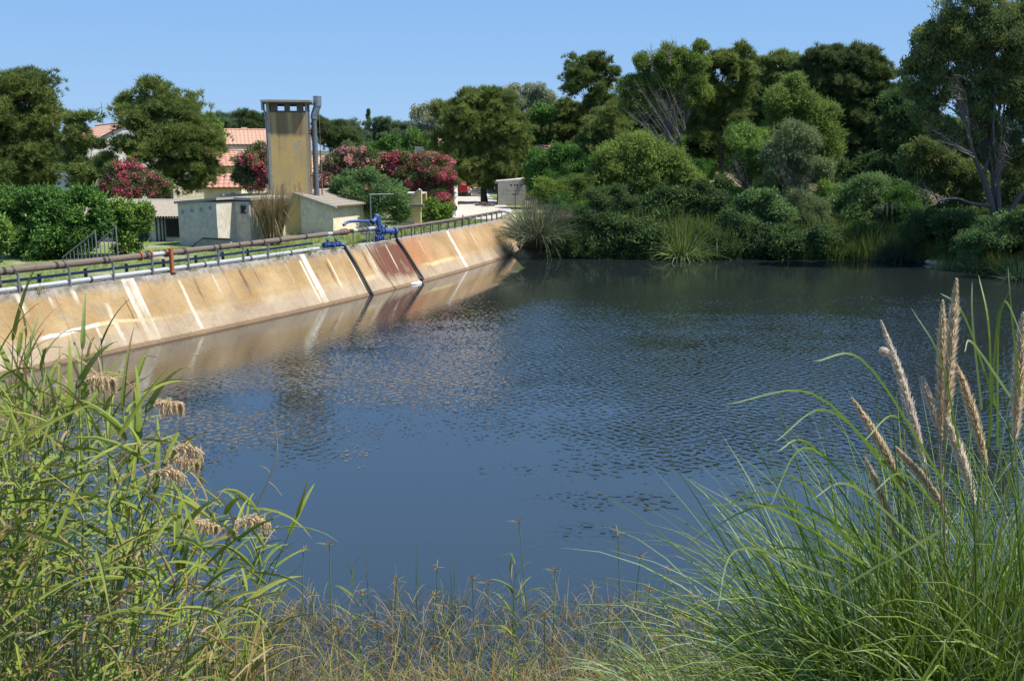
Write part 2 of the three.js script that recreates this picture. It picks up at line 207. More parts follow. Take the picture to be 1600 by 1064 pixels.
// dam
{
  const T = thing('dam_wall', 'ochre stained sloping concrete dam wall along the left shore', 'dam');
  const yb = -.8, H = CREST - yb, tw = CREST / H;
  const wide = [197, 471, 698].map((p) => sOfPx(p)), Sm = new Map(), S = (p) => { if (!Sm.has(p)) Sm.set(p, sOfPx(p)); return Sm.get(p); };
  const thin = [[150, .3, .95, .11], [272, .12, 1, .10], [463, .1, .98, .09], [505, .15, .8, .07], [537, 0, .9, .10], [567, 0, .8, .22], [599, .05, .7, .08], [25, 0, .35, .16], [70, .1, .3, .1], [108, .05, .3, .12], [325, .1, .5, .05], [650, .1, .5, .05], [730, .1, .6, .05], [440, .1, .6, .05], [120, .6, .95, .08]].map(([p, a, b, w]) => [S(p), a, b, w]);
  const brown = [[180, .25, .8], [295, .1, .55], [368, .05, .6], [389, .1, .5], [478, .35, .6], [500, .2, .7], [575, 0, .8], [588, 0, .9], [610, 0, .95], [604, 0, .9], [618, 0, .6], [560, .1, .6], [545, .1, .5]].map(([p, a, b], i) => [S(p), a, b, .05 + .04 * (i % 3)]);
  const rA = S(572), rB = S(628), sR = S(500);
  const eff = S(30), effE = S(175);
  const face = dataTex(2048, 256, (u, v) => {
    const s = u * DAML, t = (v * H) / (CREST);
    const n1 = fbm(s * .55, t * 1.6, 1), n2 = fbm(s * 6.5, t * 1.1, 2), n3 = fbm(s * 14, t * 42, 3, 2), wv = .05 * fbm(s * .5, 3);
    let c = mixc([.40, .25, .095], [.455, .325, .165], clamp(.45 + 1.6 * n1));
    c = mixc(c, [.50, .285, .125], .6 * sst(sR - 6, sR + 14, s) * clamp(.6 + 1.2 * n1));
    c = mixc(c, [.50, .41, .29], .55 * sst(.58, .66, t + wv) * clamp(.75 + n1));
    c = mixc(c, [.42, .33, .235], .7 * sst(.72, .76, t + wv * 1.2));
    c = mixc(c, [.27, .15, .06], clamp(1.4 * sst(.05, .4, n2) * .30));
    c = mixc(c, [.60, .48, .32], clamp(1.3 * sst(.08, .45, -n2) * .32));
    const ru = sst(rA - .4, rA + .5, s) * sst(rB + .3, rB - .5, s) * sst(.92, .7, t + .25 * n1);
    c = mixc(c, [.15, .046, .022], ru * clamp(1.05 + .8 * n2));
    c = mixc(c, [.42, .15, .05], .8 * sst(rB - .5, rB + .3, s) * sst(rB + 4.5, rB, s) * sst(.85, .4, t));
    c = mixc(c, mixc([.36, .335, .29], [.17, .15, .125], clamp(.5 + 2.2 * fbm(s * 3, t * 9, 6))), .9 * sst(.17 + .12 * n1, .04, t + .1 * n2) * (1 - .7 * sst(sR, sR + 10, s)));
    for (const [q, a, b, w] of brown) { const k = sst(w, w * .3, Math.abs(s - q + .05 * fbm(t * 5, q))) * sst(a - .03, a + .1, t) * sst(b + .05, b - .25, t); if (k > 0) c = mixc(c, [.17, .065, .03], k * .8); }
    for (const [q, a, b, w] of thin) { const k = sst(w, w * .55, Math.abs(s - q + .05 * fbm(t * 4, q * 3))) * sst(a - .02, a + .04, t) * sst(b + .03, b - .2, t); if (k > 0) c = mixc(c, [.70, .62, .48], k * clamp(.75 + 1.2 * n2)); }
    wide.forEach((q, i) => { const e = Math.abs(s - q), f = i === 0 ? sst(.32, .28, e) : sst(.22, .17, e); if (f > 0) { const edge = i === 0 ? sst(.1, .16, e) : 1; const k = f * sst(1.02, .35 + .3 * i, t) ; c = mixc(c, edge > .5 ? [.74, .70, .62] : [.60, .51, .37], k * clamp(.85 + n2)); c = mixc(c, [.63, .52, .36], f * .5 * sst(.5, 1, t)); } });
    { const y = .63 + .05 * Math.sin(s * .75) + .04 * fbm(s * 1.2, 8), k = sst(.035 + .02 * n1, .012, Math.abs(t - y)) * sst(eff - .5, eff + .6, s) * sst(effE + 2.5, effE - .5, s); c = mixc(c, s < effE - 1.4 ? [.86, .83, .77] : [.62, .49, .27], k); }
    { const y = .66 + .05 * fbm(s * 1.1, 4), k = sst(.06, .02, Math.abs(t - y)) * sst(S(630), S(650), s) * sst(S(700), S(680), s); c = mixc(c, [.63, .50, .25], k * .8); }
    { const y = .68 + .05 * fbm(s * 1.1, 14), k = sst(.06, .02, Math.abs(t - y)) * sst(S(535), S(545), s) * sst(S(570), S(560), s); c = mixc(c, [.60, .47, .25], k * .7); }
    { const j = Math.abs(((s + 1.3) % 4.2) - 2.1 + .03 * fbm(t * 6, s * .2)); c = mixc(c, [.17, .11, .06], .55 * sst(.045, .015, j) * clamp(.6 + 1.5 * n1)); const k = Math.abs(fbm(s * .35, t * 1.1, 9)); c = mixc(c, [.20, .135, .07], .32 * sst(.008, .003, k) * sst(-.05, .15, fbm(s * .2, t, 11))); c = mixc(c, [.30, .24, .15], .45 * sst(.1, .3, fbm(s * 1.3, t * 3, 12))); }
    c = mixc(c, [.20, .115, .055], .85 * sst(.925, .955, t + .02 * n2 + .02 * n3));
    const q = .63 + .16 * n3 + .22 * n2 + .25 * n1; return S3([c[0] * q, c[1] * q, c[2] * q]);
  }, true, false);
  const bump = dataTex(1024, 128, (u, v) => .5 + .6 * fbm(u * DAML * 1.1, v * 3, 1) + .5 * fbm(u * DAML * 5, v * 14, 2), false, false);
  const fm = new THREE.MeshStandardMaterial({ map: face, bumpMap: bump, bumpScale: .05, roughness: .88, side: THREE.DoubleSide }); fm.name = 'damFace';
  const n = 440, chip = (s) => .022 * fbm(s * 1.7, 3) - .03 * sst(.22, .34, fbm(s * 2.6, 9)); const so = { p: [], u: [], i: [] }, rows = 8;
  for (let i = 0; i <= n; i++) for (let k = 0; k <= rows; k++) { const s = i / n * DAML, v = k / rows, y = CREST - v * H, off = (v * H / CREST) * RUN + .04 * Math.sin(v * Math.PI) * -1; const p = damPt(s, off, k ? y : y + chip(s)); so.p.push(p.x, p.y, p.z); so.u.push(i / n, v); }
  for (let i = 0; i < n; i++) for (let k = 0; k < rows; k++) { const o = i * (rows + 1) + k; so.i.push(o, o + 1, o + rows + 1, o + 1, o + rows + 2, o + rows + 1); }
  const g = new THREE.BufferGeometry(); g.setAttribute('position', new THREE.Float32BufferAttribute(so.p, 3)); g.setAttribute('uv', new THREE.Float32BufferAttribute(so.u, 2)); g.setIndex(so.i); g.computeVertexNormals();
  mesh('sloping_face', g, fm, T);
  // crest top, back and the two ends
  const c2 = new Soup(); const U = (p) => [p.x, p.z];
  for (let i = 0; i < n; i++) { const s0 = i / n * DAML, s1 = (i + 1) / n * DAML; const a = damPt(s0, 0, CREST + chip(s0)), b = damPt(s1, 0, CREST + chip(s1)), e = damPt(s1, -.7, CREST), d = damPt(s0, -.7, CREST); c2.quad(a, b, e, d, null, U(a), U(b), U(e), U(d)); const f = damPt(s1, -.7, yb), h = damPt(s0, -.7, yb); c2.quad(d, e, f, h, null, U(d), U(e), U(f), U(h)); }
  for (const s of [0, DAML]) { const a = damPt(s, 0, CREST), b = damPt(s, H / CREST * RUN, yb), c = damPt(s, -.7, yb), d = damPt(s, -.7, CREST); c2.quad(a, b, c, d, null, [0, 0], [2, -3], [-1, -3], [-1, 0]); }
  mesh('crest', c2.geo(), M.concrete, T);
  // steps at the foot of the far end
  for (let k = 0; k < 3; k++) { const p = damPt(DAML - .3 + .12 * k, RUN + .35 + .25 * k, 0); mesh('step', box(1.1, .3, 1.3, p.x, .62 - .3 * k, p.z - .5, damTurn(DAML)), M.paleConcrete, T); }
}

// ------------------------------------------------------------------ foliage: tufts of leaf-sized faces, spread through crowns
function leafQuad(so, o, dir, side, L, W, bend = 0) { // a pointed leaf of two faces folded along its middle
  const tip = o.clone().addScaledVector(dir, L), m = o.clone().addScaledVector(dir, L * .45), n = dir.clone().cross(side).normalize(), a = m.clone().addScaledVector(side, W).addScaledVector(n, bend), b = m.clone().addScaledVector(side, -W).addScaledVector(n, bend);
  so.tri(o, a, tip); so.tri(o, tip, b);
}
const rdir = (r, up = 0) => { const v = V(r.s(1), r.s(1), r.s(1)); while (v.lengthSq() > 1 || v.lengthSq() < .02) v.set(r.s(1), r.s(1), r.s(1)); v.normalize(); v.y += up; return v.normalize(); };
const TUFT = {};
{
  let r = rng(11), s = new Soup();           // pine: brushes of needles, reaching out and up
  for (let b = 0; b < 5; b++) { const o = V(r.s(.22), r.s(.1), r.s(.22)), ax = V(o.x * 2, .75, o.z * 2).normalize(); for (let i = 0; i < 13; i++) { const d = rdir(r).addScaledVector(ax, 1.15).normalize(), q = d.clone().cross(rdir(r)).normalize(), p = o.clone().addScaledVector(ax, r() * .12); s.tri(p.clone().addScaledVector(q, .017), p.clone().addScaledVector(q, -.017), p.clone().addScaledVector(d, r.r(.2, .36))); } }
  TUFT.pine = s.geo();
  r = rng(12); s = new Soup();               // broad leaves in a loose ball
  for (let i = 0; i < 26; i++) { const o = rdir(r).multiplyScalar(.26 * Math.cbrt(r())), d = rdir(r, .25); leafQuad(s, o, d, d.clone().cross(rdir(r)).normalize(), r.r(.13, .2), .042, .015); }
  TUFT.broad = s.geo();
  r = rng(13); s = new Soup();               // eucalyptus: long leaves that hang
  for (let i = 0; i < 26; i++) { const o = V(r.s(.28), r.s(.2), r.s(.28)), d = V(r.s(.7), -.75, r.s(.7)).normalize(); leafQuad(s, o, d, d.clone().cross(rdir(r)).normalize(), r.r(.18, .3), .026, .01); }
  TUFT.euc = s.geo();
  r = rng(14); s = new Soup();               // feathery sprays of acacia and tamarisk
  for (let b = 0; b < 6; b++) { const d = rdir(r, .55), o = V(r.s(.12), r.s(.08), r.s(.12)); for (let i = 0; i < 9; i++) { const p = o.clone().addScaledVector(d, .07 + i * .042), q = d.clone().cross(rdir(r)).normalize().addScaledVector(d, .7).normalize(); leafQuad(s, p, q, d.clone().cross(q).normalize(), r.r(.09, .14), .017); } }
  TUFT.feather = s.geo();
  r = rng(15); s = new Soup();               // narrow leaves standing up (oleander and shrubs)
  for (let i = 0; i < 26; i++) { const o = V(r.s(.2), r.s(.14), r.s(.2)), d = rdir(r, .9); leafQuad(s, o, d, d.clone().cross(rdir(r)).normalize(), r.r(.13, .21), .022, .01); }
  TUFT.narrow = s.geo();
  r = rng(16); s = new Soup();               // a head of five-petalled flowers
  for (let f = 0; f < 9; f++) { const o = rdir(r).multiplyScalar(.13), n = rdir(r, .4).addScaledVector(o, 3).normalize(), a = n.clone().cross(rdir(r)).normalize(), b = n.clone().cross(a); for (let i = 0; i < 5; i++) { const t = i / 5 * 6.283, d = a.clone().multiplyScalar(Math.cos(t)).addScaledVector(b, Math.sin(t)).addScaledVector(n, .35).normalize(); leafQuad(s, o, d, d.clone().cross(n).normalize(), .062, .024); } }
  TUFT.flower = s.geo();
}
const TONES = {
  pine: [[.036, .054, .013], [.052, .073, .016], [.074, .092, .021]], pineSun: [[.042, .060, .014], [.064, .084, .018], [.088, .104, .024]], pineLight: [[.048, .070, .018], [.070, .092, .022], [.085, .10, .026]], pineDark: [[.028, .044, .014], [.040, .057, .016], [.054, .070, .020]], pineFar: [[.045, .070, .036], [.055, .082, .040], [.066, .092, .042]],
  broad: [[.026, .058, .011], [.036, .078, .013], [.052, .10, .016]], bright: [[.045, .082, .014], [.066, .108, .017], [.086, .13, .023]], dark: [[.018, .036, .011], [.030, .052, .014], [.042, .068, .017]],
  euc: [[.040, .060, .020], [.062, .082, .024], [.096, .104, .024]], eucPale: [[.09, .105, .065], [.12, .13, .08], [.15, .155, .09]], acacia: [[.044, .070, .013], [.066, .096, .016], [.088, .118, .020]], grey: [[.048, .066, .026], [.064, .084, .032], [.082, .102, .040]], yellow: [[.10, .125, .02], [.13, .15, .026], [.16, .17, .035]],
  oleander: [[.025, .045, .012], [.035, .06, .015], [.05, .075, .02]], shrub: [[.035, .068, .02], [.05, .088, .026], [.065, .10, .03]], straw: [[.30, .24, .13], [.36, .29, .16], [.24, .18, .09]],
};
const q0 = new THREE.Quaternion(), m4 = new THREE.Matrix4(), col = new THREE.Color();
// lobes: [photo x, photo y, photo radius, metres nearer (+) or farther]; each lobe breaks into clumps, each clump carries tufts on its outside
function crown(parent, name, geo, mat, tones, lobes, depth, r, o = {}) {
  const pine = o.pine, cl = o.clump ?? (pine ? .52 : .46), dens = o.dens ?? 1, ts = 1.12 * (o.size ?? 1), clumps = [], mats = [];
  for (const [px, py, pr, dz = 0] of lobes) {
    const R = 1.2 * pr / F * depth * r.r(.78, 1.18), c = at(px, py, depth - dz + r.s(.25) * pr / F * depth).add(V(r.s(.22) * R, r.s(.18) * R, 0)), k = Math.round((o.per ?? (pine ? 9 : 15)) * clamp(R / 1.2, .6, 2.2));
    for (let i = 0; i < k; i++) { const d = rdir(r, .12), q = R * (pine ? .35 + .62 * Math.sqrt(r()) : .35 + .52 * Math.sqrt(r())); clumps.push([c.clone().addScaledVector(d, q), R * cl * (pine ? r.r(.5, 1.1) : r.r(.5, 1.15)), d]); }
  }
  for (const [c, R, out] of clumps) {
    const n = Math.round(dens * clamp((pine ? 70 : 95) * R * R / (ts * ts), 14, 150)), tone = clamp(.5 + r.s(.55)), sx = r.r(.8, 1.25), sz = r.r(.8, 1.25);
    for (let i = 0; i < n; i++) {
      const d = rdir(r, pine ? .55 : .35), p = c.clone().addScaledVector(V(d.x * sx, d.y * (o.squash ?? (pine ? .5 : .75)), d.z * sz).addScaledVector(out, pine ? .7 * (d.x * out.x + d.z * out.z) : 0), R * (o.shell ? r.r(.85, 1.12) : r() < (o.spray ?? .24) ? r.r(.9, 1.7) : .45 + .55 * r()));
      if (p.y < ground(p.x, p.z) + .05) continue;
      const up = d.multiplyScalar(.7).addScaledVector(out, .35).add(V(0, pine ? .8 : .6, 0)).normalize();
      q0.setFromUnitVectors(V(0, 1, 0), up).multiply(new THREE.Quaternion().setFromAxisAngle(V(0, 1, 0), r() * 6.283));
      const s = ts * r.r(.6, 1.45); m4.compose(p, q0, V(s, s, s));
      const t = clamp(tone + r.s(.4)); mats.push([m4.clone(), t < .5 ? mixc(tones[0], tones[1], t * 2) : mixc(tones[1], tones[2], t * 2 - 1)]);
    }
  }
  const im = new THREE.InstancedMesh(geo, mat, mats.length); im.name = name; im.userData.kind = 'stuff'; im.castShadow = im.receiveShadow = true;
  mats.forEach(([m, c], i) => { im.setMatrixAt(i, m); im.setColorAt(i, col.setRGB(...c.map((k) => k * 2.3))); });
  parent.add(im); crown.total = (crown.total ?? 0) + mats.length; return clumps;
}
// a tree: trunk and limbs run from the ground to the lobes
function tree(seed, name, label, category, depth, base, lobes, kind, tones, o = {}) {
  const r = rng(seed * 7919), b0 = at(base[0], base[1], depth), B = onGround(b0.x, -depth, -.15);
  const t = thing(name, label, category, V(0, 0, 0), o.group);
  const clumps = crown(t, 'crown', TUFT[kind], M.foliage, TONES[tones], lobes, depth, r, { ...o, pine: kind === 'pine' });
  const parts = [], mid = V(0, 0, 0); let top = -1e9; for (const [c] of clumps) { mid.add(c); top = Math.max(top, c.y); } mid.divideScalar(clumps.length);
  const hgt = Math.max(1, top - B.y), r0 = o.trunk ?? clamp(hgt * .022, .05, .3), fork = V(lerp(B.x, mid.x, .6), lerp(B.y, mid.y, .55), lerp(B.z, mid.z, .6));
  if (!o.noTrunk) {
    parts.push(limb([B, B.clone().lerp(fork, .5).add(V(r.s(.25), 0, r.s(.25))), fork, fork.clone().lerp(V(mid.x, top - .12 * hgt, mid.z), .6)], r0, r0 * .35, 8, .08, r));
    for (const [px, py, pr, dz = 0] of lobes) { const c = at(px, py, depth - dz), s = B.clone().lerp(fork, r.r(.75, 1)); const up = V(lerp(s.x, c.x, .45) + r.s(.3), lerp(s.y, c.y, .6), lerp(s.z, c.z, .45)); parts.push(limb([s, up, c], r0 * .42, r0 * .08, 5, .1, r)); for (let k = 0; k < 2; k++) { const e = c.clone().add(rdir(r, .2).multiplyScalar(pr / F * depth * .8)); parts.push(limb([up.clone().lerp(c, .4), up.clone().lerp(e, .6).add(V(0, .1, 0)), e], r0 * .16, r0 * .05, 4)); } }
    for (const pts of o.limbs ?? []) parts.push(limb(pts.map(([x, y, dz = 0]) => at(x, y, depth - dz)), pts.r0 ?? r0 * .8, pts.r1 ?? r0 * .25, 8, .08, r));
    mesh('trunk', merge(parts), M[o.bark ?? 'pineBark'], t);
  }
  if (o.dead) { const dp = []; for (const [x0, y0, x1, y1, n, sp] of o.dead) for (let i = 0; i < n; i++) { const a = at(x0 + r.s(4), y0 + r.s(4), depth - 1.2 + r.s(.8)), e = at(x1 + r.s(sp), y1 + r.s(sp), depth - 2 + r.s(1.6)), m = a.clone().lerp(e, .5).add(V(r.s(.4), r.s(.3), r.s(.4))); dp.push(limb([a, m, e], r.r(.03, .06), .008, 4)); for (let k = 0; k < 5; k++) { const s = a.clone().lerp(e, r.r(.3, .95)), f = s.clone().add(rdir(r, .25).multiplyScalar(r.r(.4, 1.1))); dp.push(limb([s, s.clone().lerp(f, .5).add(V(r.s(.1), r.s(.1), r.s(.1))), f], .018, .005, 3)); } } mesh('dead_branches', merge(dp), M[o.deadMat ?? 'deadBark'], t); }
  if (o.flowers) crown(t, 'blossom', TUFT.flower, M.foliage, o.flowers, lobes, depth, rng(seed * 7919), { ...o, dens: (o.bloom ?? .8) * .8, size: .8, shell: true });
  return t;
}

// ------------------------------------------------------------------ trees and shrubs
tree(1, 'pine_tree', 'tall dark pine at the left edge of the photo above the hedge', 'pine tree', 74, [20, 320], [[30, 165, 34], [-15, 190, 40], [62, 205, 36], [15, 230, 45], [70, 240, 32], [-10, 270, 40], [40, 275, 38], [80, 222, 20], [68, 185, 18], [48, 152, 18], [15, 150, 20]], 'pine', 'pineSun', { dens: .82 });
tree(2, 'pine_tree', 'slender lighter green pine between the left edge pine and white gable', 'pine tree', 71, [135, 320], [[127, 200, 13], [122, 222, 18], [142, 232, 13], [118, 250, 19], [138, 262, 17], [155, 268, 10], [122, 280, 20], [162, 250, 7], [115, 190, 6], [135, 296, 20]], 'pine', 'pineLight', { trunk: .13 });
tree(3, 'pine_tree', 'broad spreading pine with open lower limbs left of the concrete tower', 'pine tree', 72, [262, 318], [[250, 160, 22], [222, 172, 20], [282, 180, 22], [238, 195, 28], [200, 172, 12], [268, 215, 32], [222, 222, 26], [302, 212, 20], [322, 228, 16], [250, 245, 30], [288, 252, 26], [212, 243, 20], [312, 262, 18], [275, 275, 18], [326, 281, 12], [300, 296, 13], [195, 160, 8]], 'pine', 'pineSun', { dens: .78, trunk: .28 });
const PINK = [[.22, .032, .058], [.31, .062, .095], [.38, .12, .14]], PALEPINK = [[.24, .09, .10], [.32, .13, .14], [.38, .18, .18]];
const ol = (seed, label, d, base, lobes, flowers, bloom) => tree(seed, 'oleander_bush', label, 'oleander', d, base, lobes, 'narrow', 'oleander', { flowers, bloom: bloom * 2.2, dens: .8, bark: 'greyBark', trunk: .06, clump: .4 });
ol(4, 'low pink flowering oleander below the broad spreading pine', 68, [215, 316], [[180, 272, 17], [205, 268, 22], [235, 290, 20], [212, 292, 24], [253, 294, 13], [175, 296, 15], [160, 305, 8]], PINK, .95);
ol(5, 'pink oleander touching the left side of the concrete tower', 66, [405, 310], [[405, 245, 20], [391, 262, 20], [411, 278, 22], [420, 238, 16], [387, 285, 14], [374, 272, 8]], PINK, .9);
ol(6, 'pale pink oleander directly right of the tower pipe', 72, [530, 310], [[520, 255, 18], [546, 240, 19], [530, 272, 20], [563, 255, 18], [510, 283, 18], [577, 248, 10], [556, 280, 16]], PALEPINK, .9);
ol(7, 'largest magenta oleander mass leaning over the white gate pillar', 74, [650, 330], [[600, 258, 20], [630, 252, 16], [655, 260, 20], [680, 266, 22], [697, 290, 15], [670, 296, 26], [640, 282, 26], [690, 312, 16], [612, 283, 20], [575, 270, 14], [660, 322, 14]], PINK, .8);
const sh = (seed, label, d, base, lobes, kind, tones, o = {}) => tree(seed, o.name ?? 'shrub', label, o.cat ?? 'shrub', d, base, lobes, kind, tones, { bark: 'greyBark', trunk: .06, clump: .42, ...o });
sh(8, 'rounded green shrub behind the tiled cream hut and grey pipe frame', 63, [585, 345], [[548, 288, 16], [575, 283, 16], [600, 303, 22], [560, 308, 18], [622, 318, 16], [592, 325, 18], [530, 292, 9], [628, 332, 10]], 'narrow', 'shrub');
sh(9, 'small bright green bush at the foot of the white gate pillar', 71, [682, 345], [[680, 326, 13], [696, 332, 10], [666, 333, 11], [688, 338, 9]], 'broad', 'bright');
sh(10, 'wide green hedge shrub along the far left above the pipe', 46, [70, 400], [[18, 325, 26], [60, 330, 32], [100, 326, 28], [130, 322, 22], [92, 362, 32], [30, 368, 34], [148, 348, 24], [122, 378, 22], [-20, 350, 30], [60, 395, 18]], 'broad', 'broad', { dens: 1.1, size: .85 });
sh(11, 'rounded green shrub right of the metal stair rails', 47, [195, 395], [[186, 334, 21], [206, 338, 20], [176, 358, 20], [214, 352, 13], [190, 374, 19], [160, 345, 12], [222, 332, 7]], 'broad', 'bright', { dens: 1.1, size: .8 });
sh(12, 'bright leafy bush cut by the left edge of the photo', 33, [-10, 410], [[-8, 352, 12], [-6, 374, 15], [-18, 392, 18]], 'broad', 'bright', { size: .7 });
// skyline behind the houses
const far = (seed, name, label, cat, d, base, lobes, kind, tones, o = {}) => tree(seed, name, label, cat, d, base, lobes, kind, tones, { size: 1.5, per: 8, ...o });
far(20, 'pine_tree', 'small round far pine on the skyline left of the tower', 'pine tree', 150, [352, 230], [[352, 190, 10], [362, 200, 8], [345, 200, 7]], 'pine', 'pineFar');
far(21, 'pine_tree', 'wide far umbrella pine touching the upper left of the tower', 'pine tree', 152, [395, 230], [[385, 197, 15], [404, 198, 15], [376, 208, 13], [398, 212, 14], [412, 208, 10]], 'pine', 'pineDark', { dens: 1.3 });
far(22, 'plane_tree', 'bright green deciduous tree peeping behind the broad spreading pine', 'tree', 96, [332, 240], [[331, 197, 10], [337, 209, 9], [324, 191, 6], [330, 220, 8]], 'broad', 'bright', { trunk: .14 });
far(23, 'pine_tree', 'round far pine on the skyline just right of the tower pipe', 'pine tree', 150, [520, 240], [[520, 202, 17], [508, 212, 14], [532, 212, 15], [518, 222, 16], [505, 195, 7]], 'pine', 'pineDark', { dens: 1.3 });
far(24, 'pine_tree', 'pale far pine left of the lone cypress', 'pine tree', 165, [552, 240], [[548, 208, 11], [560, 214, 12], [545, 222, 14], [562, 228, 14]], 'pine', 'pineFar', { dens: 1.2 });
far(25, 'pine_tree', 'hazy pale umbrella pine right of the lone cypress', 'pine tree', 172, [605, 240], [[588, 208, 13], [606, 203, 14], [626, 206, 14], [598, 218, 15], [620, 220, 15], [640, 212, 11], [580, 222, 11]], 'pine', 'pineFar', { dens: 1.2 });
far(26, 'cypress_tree', 'lone dark spire of a cypress on the skyline', 'cypress', 176, [575, 220], [[575, 173, 1.2], [575, 177, 1.8], [575, 182, 2.4], [575, 187, 2.9], [575, 192, 3.3], [575, 197, 3.6], [575, 202, 3.9], [575, 208, 4.1], [575, 214, 4.1]], 'narrow', 'dark', { per: 10, size: .7, dens: 1.4, spray: .05 });
far(27, 'oak_tree', 'rounded mid green tree below the hazy umbrella pine', 'tree', 122, [620, 255], [[618, 228, 14], [645, 222, 17], [605, 240, 13], [592, 236, 11], [632, 242, 13], [655, 238, 14], [575, 240, 10]], 'broad', 'broad', { dens: 1.1 });
far(28, 'eucalyptus_tree', 'airy pale eucalyptus at the left shoulder of the biggest central pine', 'eucalyptus', 126, [670, 250], [[664, 172, 11], [684, 166, 11], [652, 176, 8], [676, 190, 15], [655, 200, 14], [692, 200, 15], [668, 214, 15], [700, 180, 9]], 'euc', 'eucPale', { bark: 'eucBark', dens: .8 });
far(29, 'eucalyptus_tree', 'grey tufted eucalyptus rising behind the biggest central pine', 'eucalyptus', 130, [828, 260], [[800, 143, 10], [822, 141, 9], [845, 145, 9], [859, 152, 8], [808, 165, 13], [835, 166, 14], [853, 176, 12], [786, 150, 8], [868, 172, 8]], 'euc', 'eucPale', { bark: 'eucBark', dens: .9 });
tree(30, 'pine_tree', 'biggest central pine standing by the drive and the red truck', 'pine tree', 101, [757, 314], [[745, 152, 15], [766, 158, 18], [722, 168, 18], [788, 172, 22], [700, 190, 16], [740, 192, 28], [802, 200, 22], [714, 222, 25], [770, 222, 28], [812, 236, 20], [694, 240, 15], [735, 252, 26], [788, 262, 24], [762, 283, 18], [700, 262, 12], [808, 260, 16], [722, 278, 11], [690, 172, 9]], 'pine', 'pineSun', { dens: .85, trunk: .42, size: 1.25 });
tree(31, 'oak_tree', 'dense green tree right of the biggest central pine', 'tree', 116, [865, 300], [[850, 188, 20], [880, 196, 20], [862, 212, 23], [902, 214, 19], [836, 205, 15], [886, 236, 18], [915, 235, 16], [838, 228, 14]], 'broad', 'broad', { size: 1.4, bark: 'greyBark' });
tree(32, 'carob_tree', 'dome shaped dark green carob behind the beige stone walled shed', 'carob tree', 91, [868, 318], [[838, 256, 17], [868, 246, 18], [895, 254, 19], [855, 272, 20], [886, 278, 19], [908, 266, 14], [838, 284, 12]], 'broad', 'broad', { dens: 1.4, bark: 'greyBark' });
sh(33, 'olive grey shrub above the silvery pampas clump at the dam end', 82, [875, 330], [[850, 296, 16], [880, 298, 16], [906, 292, 14], [842, 314, 14], [872, 318, 16], [914, 310, 14]], 'narrow', 'acacia', { dens: .9 });
tree(34, 'umbrella_pine', 'tall open pine with bare trunk standing alone on the skyline', 'pine tree', 108, [930, 262], [[906, 105, 13], [926, 100, 14], [946, 108, 14], [922, 124, 20], [954, 124, 11], [895, 118, 9], [940, 140, 16], [905, 140, 13], [925, 152, 10], [915, 170, 8], [950, 160, 8]], 'pine', 'pine', { trunk: .24, size: 1.15, dens: .8 });
tree(35, 'pine_tree', 'low dull pine beside the trunk of the skyline pine', 'pine tree', 114, [895, 270], [[888, 178, 14], [906, 185, 14], [900, 203, 18], [875, 192, 10]], 'pine', 'pine', { size: 1.2 });
tree(36, 'pine_tree', 'yellowish green pine on the slope left of the bare branched tree', 'pine tree', 100, [938, 290], [[930, 205, 20], [955, 190, 19], [940, 226, 24], [915, 233, 18], [965, 212, 16], [900, 238, 12]], 'pine', 'pineLight', { size: 1.15 });
tree(37, 'eucalyptus_tree', 'big rounded tree with a tangle of bare dead branches', 'eucalyptus', 90, [1046, 285], [[1006, 100, 14], [1036, 96, 17], [1060, 90, 15], [1092, 78, 9], [1012, 128, 20], [985, 140, 15], [1046, 122, 24], [1076, 118, 20], [1092, 103, 15], [1000, 160, 14], [978, 163, 12], [1078, 150, 18], [1095, 140, 14]], 'euc', 'acacia', { bark: 'greyBark', trunk: .34, limbs: [[[1046, 285], [1052, 240], [1070, 195], [1085, 160]], [[1050, 250], [1030, 215], [1000, 190]]], dead: [[1055, 225, 1000, 140, 9, 26], [1048, 245, 985, 175, 8, 22], [1060, 215, 1030, 125, 9, 22], [1070, 200, 1062, 140, 6, 20], [1045, 255, 1000, 230, 6, 16], [1020, 110, 1015, 75, 4, 10], [1050, 100, 1050, 72, 4, 12]] });
tree(38, 'pine_tree', 'upright pine with layered dark limbs right of the bare branches', 'pine tree', 93, [1128, 290], [[1130, 95, 15], [1155, 92, 13], [1145, 110, 20], [1115, 115, 15], [1166, 115, 13], [1136, 138, 22], [1110, 158, 16], [1160, 150, 18], [1126, 183, 22], [1092, 198, 14], [1150, 208, 18], [1116, 213, 16], [1090, 180, 11], [1140, 232, 14]], 'pine', 'pineSun', { dens: .9, trunk: .32, size: 1.15, limbs: [[[1128, 290], [1127, 230], [1133, 170], [1138, 120]]] });
tree(39, 'pine_tree', 'feathery olive pine behind the pale acacia', 'pine tree', 104, [1205, 300], [[1185, 113, 15], [1210, 108, 17], [1240, 103, 18], [1195, 138, 20], [1226, 138, 20], [1180, 170, 18], [1210, 175, 19], [1175, 208, 17], [1262, 115, 16], [1250, 140, 18], [1190, 235, 18]], 'pine', 'pineLight', { size: 1.25 });
tree(40, 'pine_tree', 'massive domed dark pine left of the tall eucalyptus', 'pine tree', 98, [1335, 320], [[1290, 103, 18], [1320, 94, 20], [1350, 100, 18], [1380, 110, 16], [1300, 133, 24], [1340, 130, 26], [1375, 145, 22], [1320, 165, 24], [1360, 175, 25], [1395, 165, 17], [1345, 205, 24], [1320, 230, 20], [1380, 210, 22], [1335, 255, 22], [1380, 250, 22], [1265, 112, 14]], 'pine', 'pineDark', { trunk: .4, size: 1.2, dens: 1.2 });
